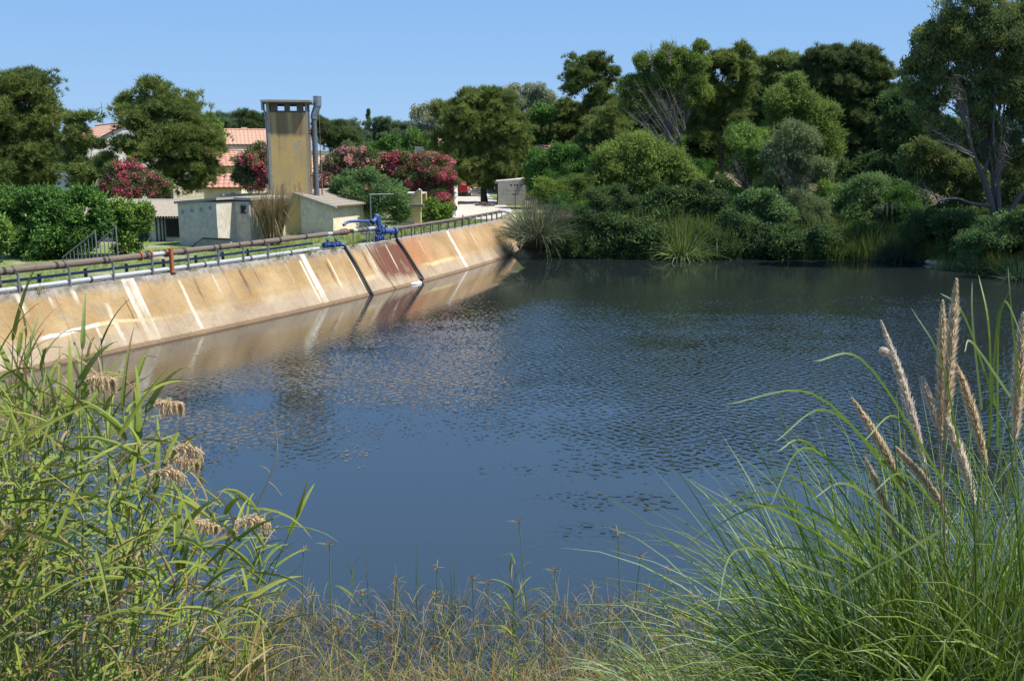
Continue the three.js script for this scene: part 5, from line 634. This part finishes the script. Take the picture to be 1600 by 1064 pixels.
// ------------------------------------------------------------------ plants on the far bank and along the dam
function pampas(label, d, px, py, wpx, hpx, n, cs, plumes, pc, seed, o = {}) {
  const r = rng(seed), b = at(px, py, d), B = onGround(b.x, -d, -.05); if (o.y !== undefined) B.y = o.y; const R = wpx / F * d, H = hpx / F * d, t = thing('pampas_grass', label, 'pampas grass'), so = new Soup();
  for (let i = 0; i < n; i++) { const a = r() * 6.283, q = Math.pow(r(), .7), el = lerp(1.5, o.el ?? .55, q), dir = V(Math.cos(a) * Math.cos(el), Math.sin(el), Math.sin(a) * Math.cos(el)), L = H * r.r(.65, 1.12), base = B.clone().add(V(Math.cos(a) * R * .3 * r(), 0, Math.sin(a) * R * .3 * r())); const c = cs[r.i(cs.length)]; bladeInto(so, base, dir, L, o.w ?? .018, r.r(.25, .6) * 2.2 / H * q + .08, c, c.map((k) => k * 1.1), 6, r() * 3); }
  const bl = mesh('blades', so.geo(), M.blade, t); bl.userData.kind = 'stuff';
  for (const [x0, y0, x1, y1] of plumes) { const s = new Soup(), p0 = at(x0, y0, d - r.s(.6)), p1 = at(x1, y1, d - r.s(.6)); plumeInto(s, [p0, p0.clone().lerp(p1, .5).add(V(0, .04, 0)), p1], .14, 160, r, pc, pc.map((k) => k * 1.3), .3); for (let k = 0; k < s.p.length; k++) ; const g = s.geo(); const st = limb([B.clone().add(V(r.s(.2), .3, r.s(.2))), B.clone().lerp(p0, .6).add(V(0, .15, 0)), p0, p1], .012, .006, 4); const stm = mesh('stem', st, M.timber, t); mesh('plume', g, M.plumeFibre, t); }
  return t;
}
const SILV = [[.14, .17, .10], [.19, .22, .14], [.10, .14, .06], [.26, .24, .14]];
{ const r = rng(61), pl = []; for (let i = 0; i < 16; i++) { const x = 825 + i * 3.6; pl.push([x, 345 + r.s(8), x + 12 + i * 1.5 + r.s(4), 312 + i * 1.6 + r.s(6)]); }
  pampas('large silvery pampas clump at the far end of the dam', 69, 840, 398, 50, 80, 1500, SILV, pl, [.22, .17, .14], 62, { w: .028 }); }
pampas('bright green pampas clump hanging over the water under the acacia', 67.8, 1066, 396, 38, 76, 900, [G1, [.18, .26, .06], G0, PALE], [], [.3, .25, .2], 63, { w: .026 });
{ const r = rng(64), pl = []; for (let i = 0; i < 11; i++) pl.push([1372 + i * 7.5, 335 + r.s(5), 1371 + i * 8 + r.s(3), 314 + r.s(5)]); pampas('greyish pampas clump with upright plumes left of the giant eucalyptus', 66, 1408, 372, 48, 50, 900, [[.07, .10, .06], [.09, .13, .08], [.05, .08, .04]], pl, [.17, .15, .13], 65, { w: .025 }); }
pampas('small pale tussock on the bank beside the pale stones', 62, 1480, 402, 26, 38, 420, [PALE, G1, [.2, .24, .12]], [], [.3, .2, .1], 66, { w: .02 });
pampas('arching grass tussock on the bank before the giant eucalyptus', 60, 1528, 396, 32, 44, 420, [[.12, .15, .06], [.17, .2, .09]], [], [.3, .2, .1], 67, { w: .02 });
pampas('blue green tussock at the right edge on the far bank', 56, 1598, 420, 34, 60, 500, [[.06, .12, .05], [.09, .15, .07]], [], [.3, .2, .1], 68, { w: .022 });
{ const r = rng(71), pl = []; for (let i = 0; i < 12; i++) { const x = 415 + i * 5 + r.s(3); pl.push([x, 312 + r.s(6), x + r.s(5), 286 + r.s(8)]); }
  pampas('dry brown pampas clump between grey hut and cream hut', 52.5, 427, 380, 34, 84, 1300, [[.34, .26, .14], [.24, .17, .08], [.18, .18, .07], [.40, .31, .18]], pl, [.28, .21, .14], 72, { w: .022, el: 1.32 }); }
// reed beds on the far shore: clumps one could walk between
{
  const r = rng(81), proto = [];
  for (let k = 0; k < 5; k++) { const so = new Soup(), cs = [G1, G0, [.16, .22, .05], [.19, .19, .08]]; for (let i = 0; i < 150; i++) { const a = r() * 6.283, q = r(), el = lerp(1.55, 1.05, q), b = V(Math.cos(a) * .7 * r(), -.1, Math.sin(a) * .6 * r()); bladeInto(so, b, V(Math.cos(a) * Math.cos(el), Math.sin(el), Math.sin(a) * Math.cos(el)), r.r(.7, 1.5), .02, r.r(.05, .6), cs[r.i(4)], cs[r.i(4)], 4, r() * 3); } const t = thing('reed_clump', 'green reed clump rooted along the waterline of the far shore', 'reeds', V(0, 0, 0), 'reed clumps along the far waterline'); mesh('leaves', so.geo(), M.blade, t).userData.kind = 'stuff'; scene.remove(t); proto.push(t); }
  used.delete('reed_clump');
  const pts = []; for (let x = 990; x < 1135; x += 5) pts.push([x, r.r(0, 2.6), r.r(1.3, 2.5)]); for (let x = 880; x < 1000; x += 14) pts.push([x, r.r(-.1, .5), r.r(.4, .8)]); for (let x = 1140; x < 1620; x += 7) pts.push([x, r.r(-.1, 2.4), r.r(.7, 1.4) * (x > 1240 && x < 1420 ? 1.35 : .9)]);
  for (const [x, back, s] of pts) { let p = null; for (let i = 0; i < shoreFar.length - 1; i++) { const a = pxOf(shoreFar[i])[0], b = pxOf(shoreFar[i + 1])[0]; if (x >= a && x <= b) p = shoreFar[i].clone().lerp(shoreFar[i + 1], (x - a) / (b - a)); } if (!p) { p = shoreFar[shoreFar.length - 1].clone().add(V((x - 1600) * .05, 0, (x - 1600) * .05)); } const c = proto[r.i(5)].clone(); c.name = numbered('reed_clump'); c.position.copy(onGround(p.x, p.z - back)); c.rotation.y = r() * 6.283; c.scale.setScalar(s); scene.add(c); }
}
{ const r = rng(83), t = thing('pale_stones', 'few pale stones at the waterline under the giant eucalyptus', 'stones', onGround(onY(1462, 412, 0).x, onY(1462, 412, 0).z)); for (let i = 0; i < 7; i++) { const g = new THREE.IcosahedronGeometry(r.r(.16, .34), 1); const p = g.attributes.position; for (let k = 0; k < p.count; k++) { const q = V(p.getX(k), p.getY(k), p.getZ(k)); q.multiplyScalar(1 + .5 * fbm(q.x * 3 + i * 9, q.y * 3, q.z * 3)); p.setXYZ(k, q.x, q.y * .6, q.z); } g.computeVertexNormals(); g.translate(r.s(.9), .08, r.s(.5)); mesh('stone', g, M.paleConcrete, t); } }
// short grass on the land behind the crest and on the far slope
function grassPatch(name, label, seed, n, place, cs, s0, s1) {
  const r = rng(seed), so = new Soup(); for (let i = 0; i < 9; i++) { const a = r() * 6.283, el = r.r(.7, 1.5); bladeInto(so, V(r.s(.12), -.02, r.s(.12)), V(Math.cos(a) * Math.cos(el), Math.sin(el), Math.sin(a) * Math.cos(el)), r.r(.5, 1), .016, 1, [1, 1, 1], [1, 1, 1], 3); }
  const im = new THREE.InstancedMesh(so.geo(), M.blade, n), k = new THREE.Vector3(); let c = 0;
  for (let i = 0; i < n * 3 && c < n; i++) { const p = place(r); if (!p) continue; const s = r.r(s0, s1); m4.compose(p, q0.setFromAxisAngle(V(0, 1, 0), r() * 6.283), k.set(s, s, s)); im.setMatrixAt(c, m4); const a = cs[r.i(cs.length)], b = cs[r.i(cs.length)]; im.setColorAt(c, col.setRGB(...mixc(a, b, r()))); c++; }
  im.count = c; im.name = numbered(name); im.castShadow = im.receiveShadow = true; scene.add(im); tag(im, label, 'grass', null, 'stuff');
}
grassPatch('grass', 'rough green grass on the ground behind the dam crest', 91, 9000, (r) => { const d = r.r(14, 74), x = cx(d) - .75 - Math.pow(r(), 1.6) * 9; const k = fbm(x * .25, d * .25); return k > .18 ? null : onGround(x, -d); }, [[.13, .20, .035], [.18, .24, .05], [.10, .15, .03], [.24, .23, .09]], .12, .34);
grassPatch('grass', 'dry grass scattered over the slope under the far trees', 92, 9000, (r) => { const d = r.r(66, 112), x = r.r(3, 48); return lakeDist(x, d) > .5 ? onGround(x, -d) : null; }, [[.14, .15, .05], [.22, .18, .08], [.09, .12, .03]], .2, .55);
{ // low weeds along the top of the dam
  const r = rng(95), spots = [[484, 390], [520, 384], [548, 380], [556, 380], [436, 402], [480, 392], [60, 452], [300, 421], [790, 340]]; spots.forEach(([px]) => { const s = sOfPx(px), so = new Soup(), P = damPt(s, -.05, CREST); for (let i = 0; i < 40; i++) { const a = r() * 6.283, el = r.r(.3, 1.4); bladeInto(so, P.clone().add(V(r.s(.25), 0, r.s(.25))), V(Math.cos(a) * Math.cos(el), Math.sin(el), Math.sin(a) * Math.cos(el)), r.r(.12, .4), .012, 1.5, [G1, STRAW, G0][r.i(3)], G1, 3); } const t = thing('weed', 'small tuft of weeds growing from the dam crest', 'weed', V(0, 0, 0), 'weed tufts on the dam crest'); mesh('leaves', so.geo(), M.blade, t); });
}

// ------------------------------------------------------------------ common reeds, lower left
const reedLeaf = (seed, L, W, droop, c0, c1, tw) => { const so = new Soup(); bladeInto(so, V(0, 0, 0), V(1, .75, 0).normalize(), L, W, droop, c0, c1, 9, tw); return so.geo(); };
const LG = [], LS = [];
{ const r = rng(101); for (let i = 0; i < 10; i++) LG.push(reedLeaf(i, r.r(.36, .56), r.r(.014, .021), r.r(1.0, 3.0), mixc(G0, G1, r()), i % 4 === 3 ? STRAW : i % 4 === 2 ? [.27, .32, .15] : mixc(G1, GY, r() * .8), r.s(.5))); for (let i = 0; i < 4; i++) LS.push(reedLeaf(i, r.r(.3, .45), r.r(.008, .013), r.r(3, 6), STRAW, TAN, r.s(1))); }
const stemCol = (c) => { const m = new THREE.MeshStandardMaterial({ color: new THREE.Color().setRGB(...c), roughness: .6 }); m.name = 'reedStem'; return m; };
M.stemGreen = stemCol([.12, .15, .035]); M.stemStraw = stemCol([.30, .22, .10]);
const reeds = {};
function makeReed(kind, seed) { // unit: about 3 m tall, along +y
  const r = rng(seed), t = new THREE.Group(), H = 2.6; const bend = r.s(.12), P = (y) => V(bend * Math.pow(y / H, 2) * H * .5, y, .03 * Math.sin(y * 2 + seed));
  mesh('stem', limb([P(0), P(.9), P(1.8), P(H)], .0085, .003, 5), kind === 'dry' ? M.stemStraw : M.stemGreen, t);
  const n = kind === 'dry' ? 6 : 11; let a = r() * 6.283;
  for (let i = 0; i < n; i++) { const u = lerp(.32, .985, i / (n - 1)), g = kind === 'dry' || r() < .2 ? LS[r.i(4)] : LG[r.i(10)], l = mesh('leaf', g, M.blade, t); a += Math.PI + r.s(.7); l.position.copy(P(u * H)); l.rotation.set(0, a, (u > .9 ? .55 : 0) + r.s(.25) - (u < .5 ? .35 : 0), 'YXZ'); const s = r.r(.75, 1.15) * (u > .9 ? 1.05 : 1); l.scale.set(s, s, s); }
  if (kind === 'plume') { const so = new Soup(), b = P(H); for (let k = 0; k < 26; k++) { const u = k / 26, o = b.clone().add(V(.17 * u, .10 * u - .08 * u * u, 0)), d = V(.5 + r.s(.6), .15 - r() * .2, r.s(.7)).normalize(); const e = o.clone().addScaledVector(d, .085 * (1 - .5 * u)); plumeInto(so, [o, o.clone().lerp(e, .5).add(V(.01, .01, 0)), e.add(V(.02, -.06, 0))], .017, 40, r, [.52, .39, .23], [.72, .58, .38], .9); } mesh('plume', so.geo(), M.plumeFibre, t); }
  return t;
}
const protoReed = []; for (let i = 0; i < 7; i++) protoReed.push(makeReed('green', 200 + i)); const protoDry = [makeReed('dry', 221), makeReed('dry', 222)], protoPlume = [makeReed('plume', 231), makeReed('plume', 232)];
// stand a reed so that its tip comes to photo (px, py) at depth d, leaning by (lx, lz) metres from foot to tip
function placeReed(p, px, py, d, lx, lz, label, group) { const T = at(px, py, d), B0 = V(T.x - lx, 0, T.z - lz); B0.y = Math.max(ground(B0.x, B0.z), -.3) - .1; const D = T.clone().sub(B0), L = D.length(), c = p.clone(); c.name = numbered('common_reed'); c.position.copy(B0); const q = new THREE.Quaternion().setFromUnitVectors(V(0, 1, 0), D.clone().normalize()); const sp = new THREE.Quaternion().setFromAxisAngle(V(0, 1, 0), placeReed.k = ((placeReed.k ?? 0) + 2.4)); c.quaternion.copy(q).multiply(p.turned ? new THREE.Quaternion() : sp); const s = L / 2.75; c.scale.set(Math.min(1, s) , s, Math.min(1, s)); if (s > 1) c.scale.set(1 + (s - 1) * .5, s, 1 + (s - 1) * .5); for (const k of c.children) if (k.name === 'leaf') k.scale.y = k.scale.y / s; scene.add(c); return tag(c, label, 'reed', group); }
protoPlume.forEach((p) => p.turned = true);
{
  const r = rng(301), tops = [];
  for (const t of [[155, 478], [33, 470], [95, 510], [8, 478], [62, 518], [128, 560], [20, 540], [-20, 520], [225, 575], [188, 600], [75, 575], [45, 600], [170, 500], [140, 520], [112, 488], [52, 482], [-10, 470], [78, 505], [20, 500], [200, 545], [160, 560], [118, 540], [30, 560], [90, 560]]) tops.push([...t, r.r(6.6, 8.6), r.r(.2, .6)]);
  const roof = (x) => x < 150 ? 500 + .3 * x : 545 + (x - 150) * .82 + Math.max(0, x - 330) * .35;
  for (let i = 0; i < 50; i++) { const x = -30 + 460 * Math.pow(r(), 1.35), y = roof(x) + 30 + Math.pow(r(), 1.2) * (x < 250 ? 380 : 230); tops.push([x, y, r.r(6.2, 9.8), r.r(.25, 1.3)]); }
  tops.forEach(([x, y, d, lean], i) => placeReed(i % 9 === 8 ? protoDry[i % 2] : protoReed[i % 7], x, y, d, lean, r.s(.3), i % 9 === 8 ? 'straw coloured dry reed standing in the lower left reed bed' : 'green common reed standing in the lower left reed bed', i % 9 === 8 ? 'dry straw coloured reeds of the lower left bed' : 'green reeds of the lower left bed'));
  const pl = [[196, 583, 6.2, 'reed with small tan plume, highest of the plumed reeds at left'], [228, 652, 6, 'reed with broad grey tan plume above two others at left'], [232, 672, 6.3, 'reed with small tan plume tucked right of the broad grey one'], [200, 692, 5.9, 'reed with pale drooping plume lowest of the upper left trio'], [268, 772, 5.8, 'reed with faded plume left of the brightest plume'], [335, 770, 5.6, 'reed with the brightest feathery plume nodding to the right'], [85, 540, 6.2, 'reed with slim tan plume against the dam at far left']];
  pl.forEach(([x, y, d, l], i) => placeReed(protoPlume[i % 2], x, y, d, r.r(.7, 1.1), r.s(.2), l));
  placeReed(protoReed[2], 470, 768, 8.8, 1.2, .2, 'reed leaning farthest right from the left bed over open water');
  placeReed(protoReed[4], 328, 700, 8.5, 1.0, .1, 'tall reed leaning out beside the plumes over the water');
  placeReed(protoReed[1], 345, 862, 9.4, .15, 0, 'young bright reed standing alone left of the sedges');
  placeReed(protoReed[3], 555, 880, 10, -.1, 0, 'short young reed among sedges left of centre');
  placeReed(protoReed[5], 812, 868, 10, .12, 0, 'broad leaved bright reed rising alone at bottom centre');
  placeReed(protoReed[0], 800, 872, 10.2, -.1, 0, 'narrow bright reed beside the broad leaved one at bottom centre');
}
{ // bare curved twig over the water
  const d = 9.5, t = thing('bare_twig', 'thin bare curved twig rising from the reeds over open water', 'twig'); mesh('stem', limb([at(395, 800, d), at(418, 752, d), at(432, 712, d), at(431, 675, d), at(425, 640, d)], .009, .002, 5), M.stemStraw, t); for (const [x, y, X, Y] of [[418, 752, 440, 775], [423, 740, 405, 728]]) mesh('side_shoot', limb([at(x, y, d), at((x + X) / 2, (y + Y) / 2 - 3, d), at(X, Y, d)], .004, .002, 4), M.stemStraw, t); }
// undergrowth: what nobody could count
{
  const r = rng(311), so = new Soup();
  for (let i = 0; i < 1500; i++) { // leaves and broken stems between the standing reeds
    const x = -40 + 470 * Math.pow(r(), 1.5), d = r.r(5.2, 10.5), low = r(), y0 = x < 230 ? 610 : 700 + (x - 230) * .55, p = at(x, y0 + (1110 - y0) * Math.pow(low, .75), d), g = ground(p.x, p.z); if (p.y < g - .05) continue; const a = r() * 6.283, dry = r() < .12 + .55 * low; const c = dry ? mixc([.38, .28, .12], [.20, .12, .05], r()) : mixc(G0, mixc(G1, GY, r()), r()); bladeInto(so, p, V(Math.cos(a), r.r(-.2, 1.5), Math.sin(a)), r.r(.25, .62), dry ? r.r(.005, .012) : r.r(.010, .021), r.r(.4, 3), c, mixc(c, GY, .4), 5, r() * 3); }
  for (let i = 0; i < 1900; i++) { const x = -40 + 470 * Math.pow(r(), 1.3), d = r.r(5.5, 10), B = at(x, 1080, d), b = onGround(B.x, -d), L = r.r(.6, 2.0), c = r() < .55 ? STRAW : [.12, .14, .04]; bladeInto(so, b, V(r.r(-.3, .9), 1, r.s(.3)), L, r.r(.004, .007), r.r(0, .45), c, c, 4); }
  tag(mesh('reed_undergrowth', so.geo(), M.blade, scene), 'tangle of reed leaves and dry stems filling the lower left bank', 'reeds', null, 'stuff');
}
{ // sedge and grass fringe along the near shore
  const r = rng(321), so = new Soup();
  for (let i = 0; i < 6800; i++) { const x = r.r(330, 1200), d = 9.2 + 5.2 * Math.pow(r(), 1.2), B = at(x, 1000, d), b = onGround(B.x, -d, -.04), near = (14.4 - d) / 4.5; b.y = Math.max(b.y, -.15); const L = r.r(.35, 1.3) * (.65 + .45 * clamp(near)) ; if (fbm(b.x * .8, d * .8, 3) < -.22) continue; const a = r() * 6.283, c = r() < .55 ? mixc([.40, .30, .13], [.20, .11, .04], r()) : mixc(G0, GY, r()); bladeInto(so, b, V(Math.cos(a) * .6, 1, Math.sin(a) * .6), L, r.r(.0035, .0075), r.r(.2, 3), c, mixc(c, STRAW, .35), 5, r() * 3); }
  tag(mesh('sedge_fringe', so.geo(), M.blade, scene), 'mixed green and straw sedge blades fringing the near shore', 'sedge', null, 'stuff');
}
{ // flowering sedges, one by one
  const r = rng(331), protos = [];
  for (let k = 0; k < 4; k++) { const t = new THREE.Group(); const top = V(r.s(.08), 1, r.s(.06)); mesh('stem', limb([V(0, -.05, 0), V(r.s(.03), .5, r.s(.03)), top], .0065, .004, 4), M.stemGreen, t); const br = new Soup(), hd = new Soup(); for (let i = 0; i < 4; i++) { const a = r() * 6.283; bladeInto(br, top, V(Math.cos(a), r.r(.1, .9), Math.sin(a)), r.r(.08, .17), .0035, 3, G1, GY, 4); } for (let i = 0; i < 5; i++) { const o = top.clone().add(rdir(r, .5).multiplyScalar(r.r(.015, .06))); for (let j = 0; j < 16; j++) { const d = rdir(r, .2), s = d.clone().cross(rdir(r)).normalize(); hd.tri(o.clone().addScaledVector(s, .004), o.clone().addScaledVector(s, -.004), o.clone().addScaledVector(d, r.r(.018, .034)), mixc([.22, .09, .03], [.33, .18, .07], r())); } } mesh('bract', br.geo(), M.blade, t); mesh('flower_head', hd.geo(), M.blade, t); protos.push(t); }
  const heads = [[468, 862], [520, 855], [685, 886], [738, 904], [672, 935], [818, 818], [968, 832], [1000, 868], [1040, 892], [875, 896], [930, 918], [620, 905], [560, 930], [770, 915], [1085, 930], [950, 945], [1010, 925], [700, 950], [490, 930], [850, 960], [900, 965], [640, 968], [1060, 965], [590, 975], [740, 980], [980, 985], [1110, 985], [530, 985], [450, 960], [800, 990], [1030, 1000], [680, 1010]];
  heads.forEach(([x, y], i) => { const d = i < 12 ? r.r(12.4, 13.8) : r.r(10.6, 12.6), T = at(x, y, d), bx = T.x - r.s(.12), B = onGround(bx, -d - r.s(.1)); B.y = Math.max(B.y, -.1); const c = protos[i % 4].clone(), D = T.clone().sub(B), L = D.length(); c.name = numbered('flowering_sedge'); c.position.copy(B); c.quaternion.setFromUnitVectors(V(0, 1, 0), D.normalize()); c.scale.set(1.5, L, 1.5); for (const k of c.children) if (k.name !== 'stem') { k.scale.y = 1 / L; k.position.y = 1 - 1 / L; } scene.add(c); const L2 = { 5: 'tallest brown headed sedge at bottom centre over open water', 6: 'thin sedge leaning alone over the water right of bottom centre', 0: 'leftmost brown headed sedge beside the left reeds' }[i]; tag(c, L2 ?? 'brown headed flowering sedge standing in the near shore fringe', 'sedge', L2 ? null : 'brown headed sedges of the near shore'); });
}
{ // thin rushes in the shallow water
  const r = rng(341); [[573, 848, 905], [650, 840, 925], [711, 860, 930], [1110, 880, 920], [968, 905, 930], [706, 880, 930]].forEach(([x, y0, y1]) => { const b = onY(x, y1, 0), so = new Soup(), d = -b.z, T = at(x + r.s(3), y0, d), t = thing('rush_stem', 'thin dark rush stem standing in the shallow water', 'rush', V(0, 0, 0), 'thin rush stems in the shallows'); mesh('stem', limb([V(b.x, -.1, b.z), V(lerp(b.x, T.x, .5) + r.s(.01), T.y / 2, b.z), T], .006, .002, 4), M.stemGreen, t); bladeInto(so, V(b.x, 0, b.z), V(r.s(.2), 1, r.s(.2)), T.y * .7, .004, .3, G0, G1, 4); mesh('blade', so.geo(), M.blade, t); }); }
{ // floating leaves on the water
  const r = rng(351), so = new Soup(), c = onY(550, 709, 0); for (let i = 0; i < 60; i++) { const o = V(c.x + r.s(.34) + r.s(.3), .014, c.z + r.s(.6) + r.s(.5)), a = r() * 6.283, d = V(Math.cos(a), r.r(0, .12), Math.sin(a)), s = V(-Math.sin(a), 0, Math.cos(a)), L = r.r(.03, .11), W = L * r.r(.12, .35), m = o.clone().addScaledVector(d, L * .5), e = o.clone().addScaledVector(d, L), cc = mixc([.30, .21, .10], [.14, .13, .06], r()); so.tri(o, m.clone().addScaledVector(s, W), e, cc); so.tri(o, e, m.clone().addScaledVector(s, -W), cc); }
  const t = thing('floating_leaves', 'patch of floating yellowish leaves on the open water', 'leaves'); mesh('leaf_patch', so.geo(), M.blade, t).userData.kind = 'stuff'; }

// ------------------------------------------------------------------ pampas grass, lower right
{
  const r = rng(401), D = 6.6, b0 = at(1500, 1100, D), t = thing('pampas_grass', 'large foreground pampas clump with tall tan plumes at lower right', 'pampas grass');
  const cxr = b0.x, gz = -D, so = new Soup(); const base = (q) => { const a = r() * 6.283, R = Math.sqrt(r()) * q; return onGround(cxr + Math.cos(a) * R * 1.25 + .1, gz + Math.sin(a) * R * .8, -.05); };
  const GP = [[.10, .165, .014], [.155, .235, .022], [.205, .29, .034], [.24, .30, .09]];
  for (let i = 0; i < 2900; i++) { const p = base(.9), a = r() * 6.283, q = Math.pow(r(), .65), el = lerp(1.53, .75, q), c = GP[r.i(4)], tip = r() < .22 ? PALE : c; bladeInto(so, p, V(Math.cos(a) * Math.cos(el), Math.sin(el), Math.sin(a) * Math.cos(el)), r.r(1.6, 3.5), r.r(.008, .0155), r.r(.12, .7) * (.35 + q), c, tip, 9, r() * 3); }
  mesh('blades', so.geo(), M.blade, t).userData.kind = 'stuff';
  for (let i = 0; i < 620; i++) { const p = onGround(cxr + r.r(-.35, .75), gz + r.s(.5), -.05), a = r() * 6.283, el = r.r(1.3, 1.54), c = GP[r.i(3)]; bladeInto(so, p, V(Math.cos(a) * Math.cos(el), Math.sin(el), Math.sin(a) * Math.cos(el)), r.r(2.6, 4.3), r.r(.008, .015), r.r(.03, .22), c, mixc(c, GY, .4), 10, r() * 3); }
  // a lower skirt that reaches out over the near bank to the left
  const s2 = new Soup(); for (let i = 0; i < 1100; i++) { const p = onGround(cxr - 1.35 + r.r(-.8, 1.2), gz - r.r(-.5, 1.9), -.05), a = Math.PI + r.s(1.2), el = r.r(.55, 1.35), c = GP[1 + r.i(3)]; bladeInto(s2, p, V(Math.cos(a) * Math.cos(el), Math.sin(el), Math.sin(a) * Math.cos(el)), r.r(.9, 2.1), r.r(.006, .011), r.r(.6, 1.5), c, r() < .6 ? PALE : c, 9, r() * 3); }
  mesh('skirt_blades', s2.geo(), M.blade, t).userData.kind = 'stuff';
  // long single blades that stand out
  const single = [[1272, 565, 1345, 560, 1480, 760], [1135, 632, 1270, 615, 1430, 790], [1212, 690, 1290, 640, 1420, 760], [1215, 705, 1260, 690, 1400, 830], [1200, 800, 1255, 700, 1340, 760], [1424, 480, 1470, 560, 1500, 700], [1470, 458, 1500, 480, 1560, 640], [1520, 440, 1520, 490, 1535, 640], [1530, 430, 1545, 500, 1550, 680], [1580, 450, 1563, 500, 1560, 700], [1576, 415, 1580, 470, 1595, 620], [1600, 530, 1570, 470, 1545, 700], [1508, 550, 1520, 535, 1580, 620], [1060, 860, 1200, 790, 1400, 880], [1075, 850, 1180, 770, 1380, 860], [1100, 790, 1190, 790, 1350, 880], [1085, 980, 1200, 860, 1400, 900], [1120, 960, 1150, 860, 1300, 900], [1145, 1064, 1300, 930, 1470, 830], [1570, 800, 1520, 880, 1450, 980], [1560, 850, 1480, 860, 1350, 1050], [1270, 780, 1320, 755, 1450, 860], [1190, 745, 1240, 745, 1330, 850], [1365, 770, 1410, 740, 1500, 840], [1350, 690, 1400, 650, 1450, 740]];
  for (const [x0, y0, x1, y1, x2, y2] of single) { const d = D - r.r(-.2, .9), cv = new THREE.CatmullRomCurve3([at(x2, y2, d), at(x1, y1, d - .1), at(x0, y0, d - .2 + r.s(.3))]), s = new Soup(), n = 12, c = GP[1 + r.i(3)]; for (let i = 0; i < n; i++) { const f = (k) => { const u = k / n, p = cv.getPoint(u), tg = cv.getTangent(u), sd = tg.clone().cross(V(.2, .3, 1)).normalize(), w = .009 * Math.pow(1 - u, .45) + .0008; return [p.clone().addScaledVector(sd, w), p.clone().addScaledVector(sd, -w)]; }; const [a, b] = f(i), [e, g] = f(i + 1); s.quad(a, b, g, e, mixc(c, PALE, sst(.4, 1, i / n))); } mesh('blade', s.geo(), M.blade, t); }
  // plumes: tip, foot of the plume, width, and where its stem comes from
  const pl = [[1496, 437, 1478, 690, .05, 0], [1474, 470, 1472, 690, .045, 0], [1378, 502, 1448, 735, .038, 1], [1332, 622, 1415, 770, .04, 0], [1497, 572, 1543, 730, .042, 0], [1601, 490, 1588, 690, .055, 0], [1442, 590, 1465, 670, .03, 1], [1480, 655, 1525, 790, .045, 1], [1352, 715, 1405, 850, .035, 0], [1400, 698, 1480, 800, .035, 0], [1380, 548, 1400, 560, .03, 1]];
  pl.forEach(([x0, y0, x1, y1, w, pale], i) => { const d = D - .15 + r.s(.35), T = at(x0, y0, d), B = at(x1, y1, d), root = onGround(cxr + (x1 - 1500) * .0018, gz + r.s(.2)), p = new Soup(), mid = B.clone().lerp(T, .5).add(V((x1 - x0) * .0003, 0, 0)); plumeInto(p, [B, mid, T], w * 1.12, 2400, r, pale ? [.66, .57, .46] : [.60, .47, .30], pale ? [.80, .72, .61] : [.76, .64, .46], .15); const st = mesh('plume_stem', limb([root, root.clone().lerp(B, .55).add(V(0, .1, 0)), B, mid, T], .0075, .002, 5), M.stemStraw, t); mesh('plume', p.geo(), M.plumeFibre, t); });
}
renderer.render(scene, camera);
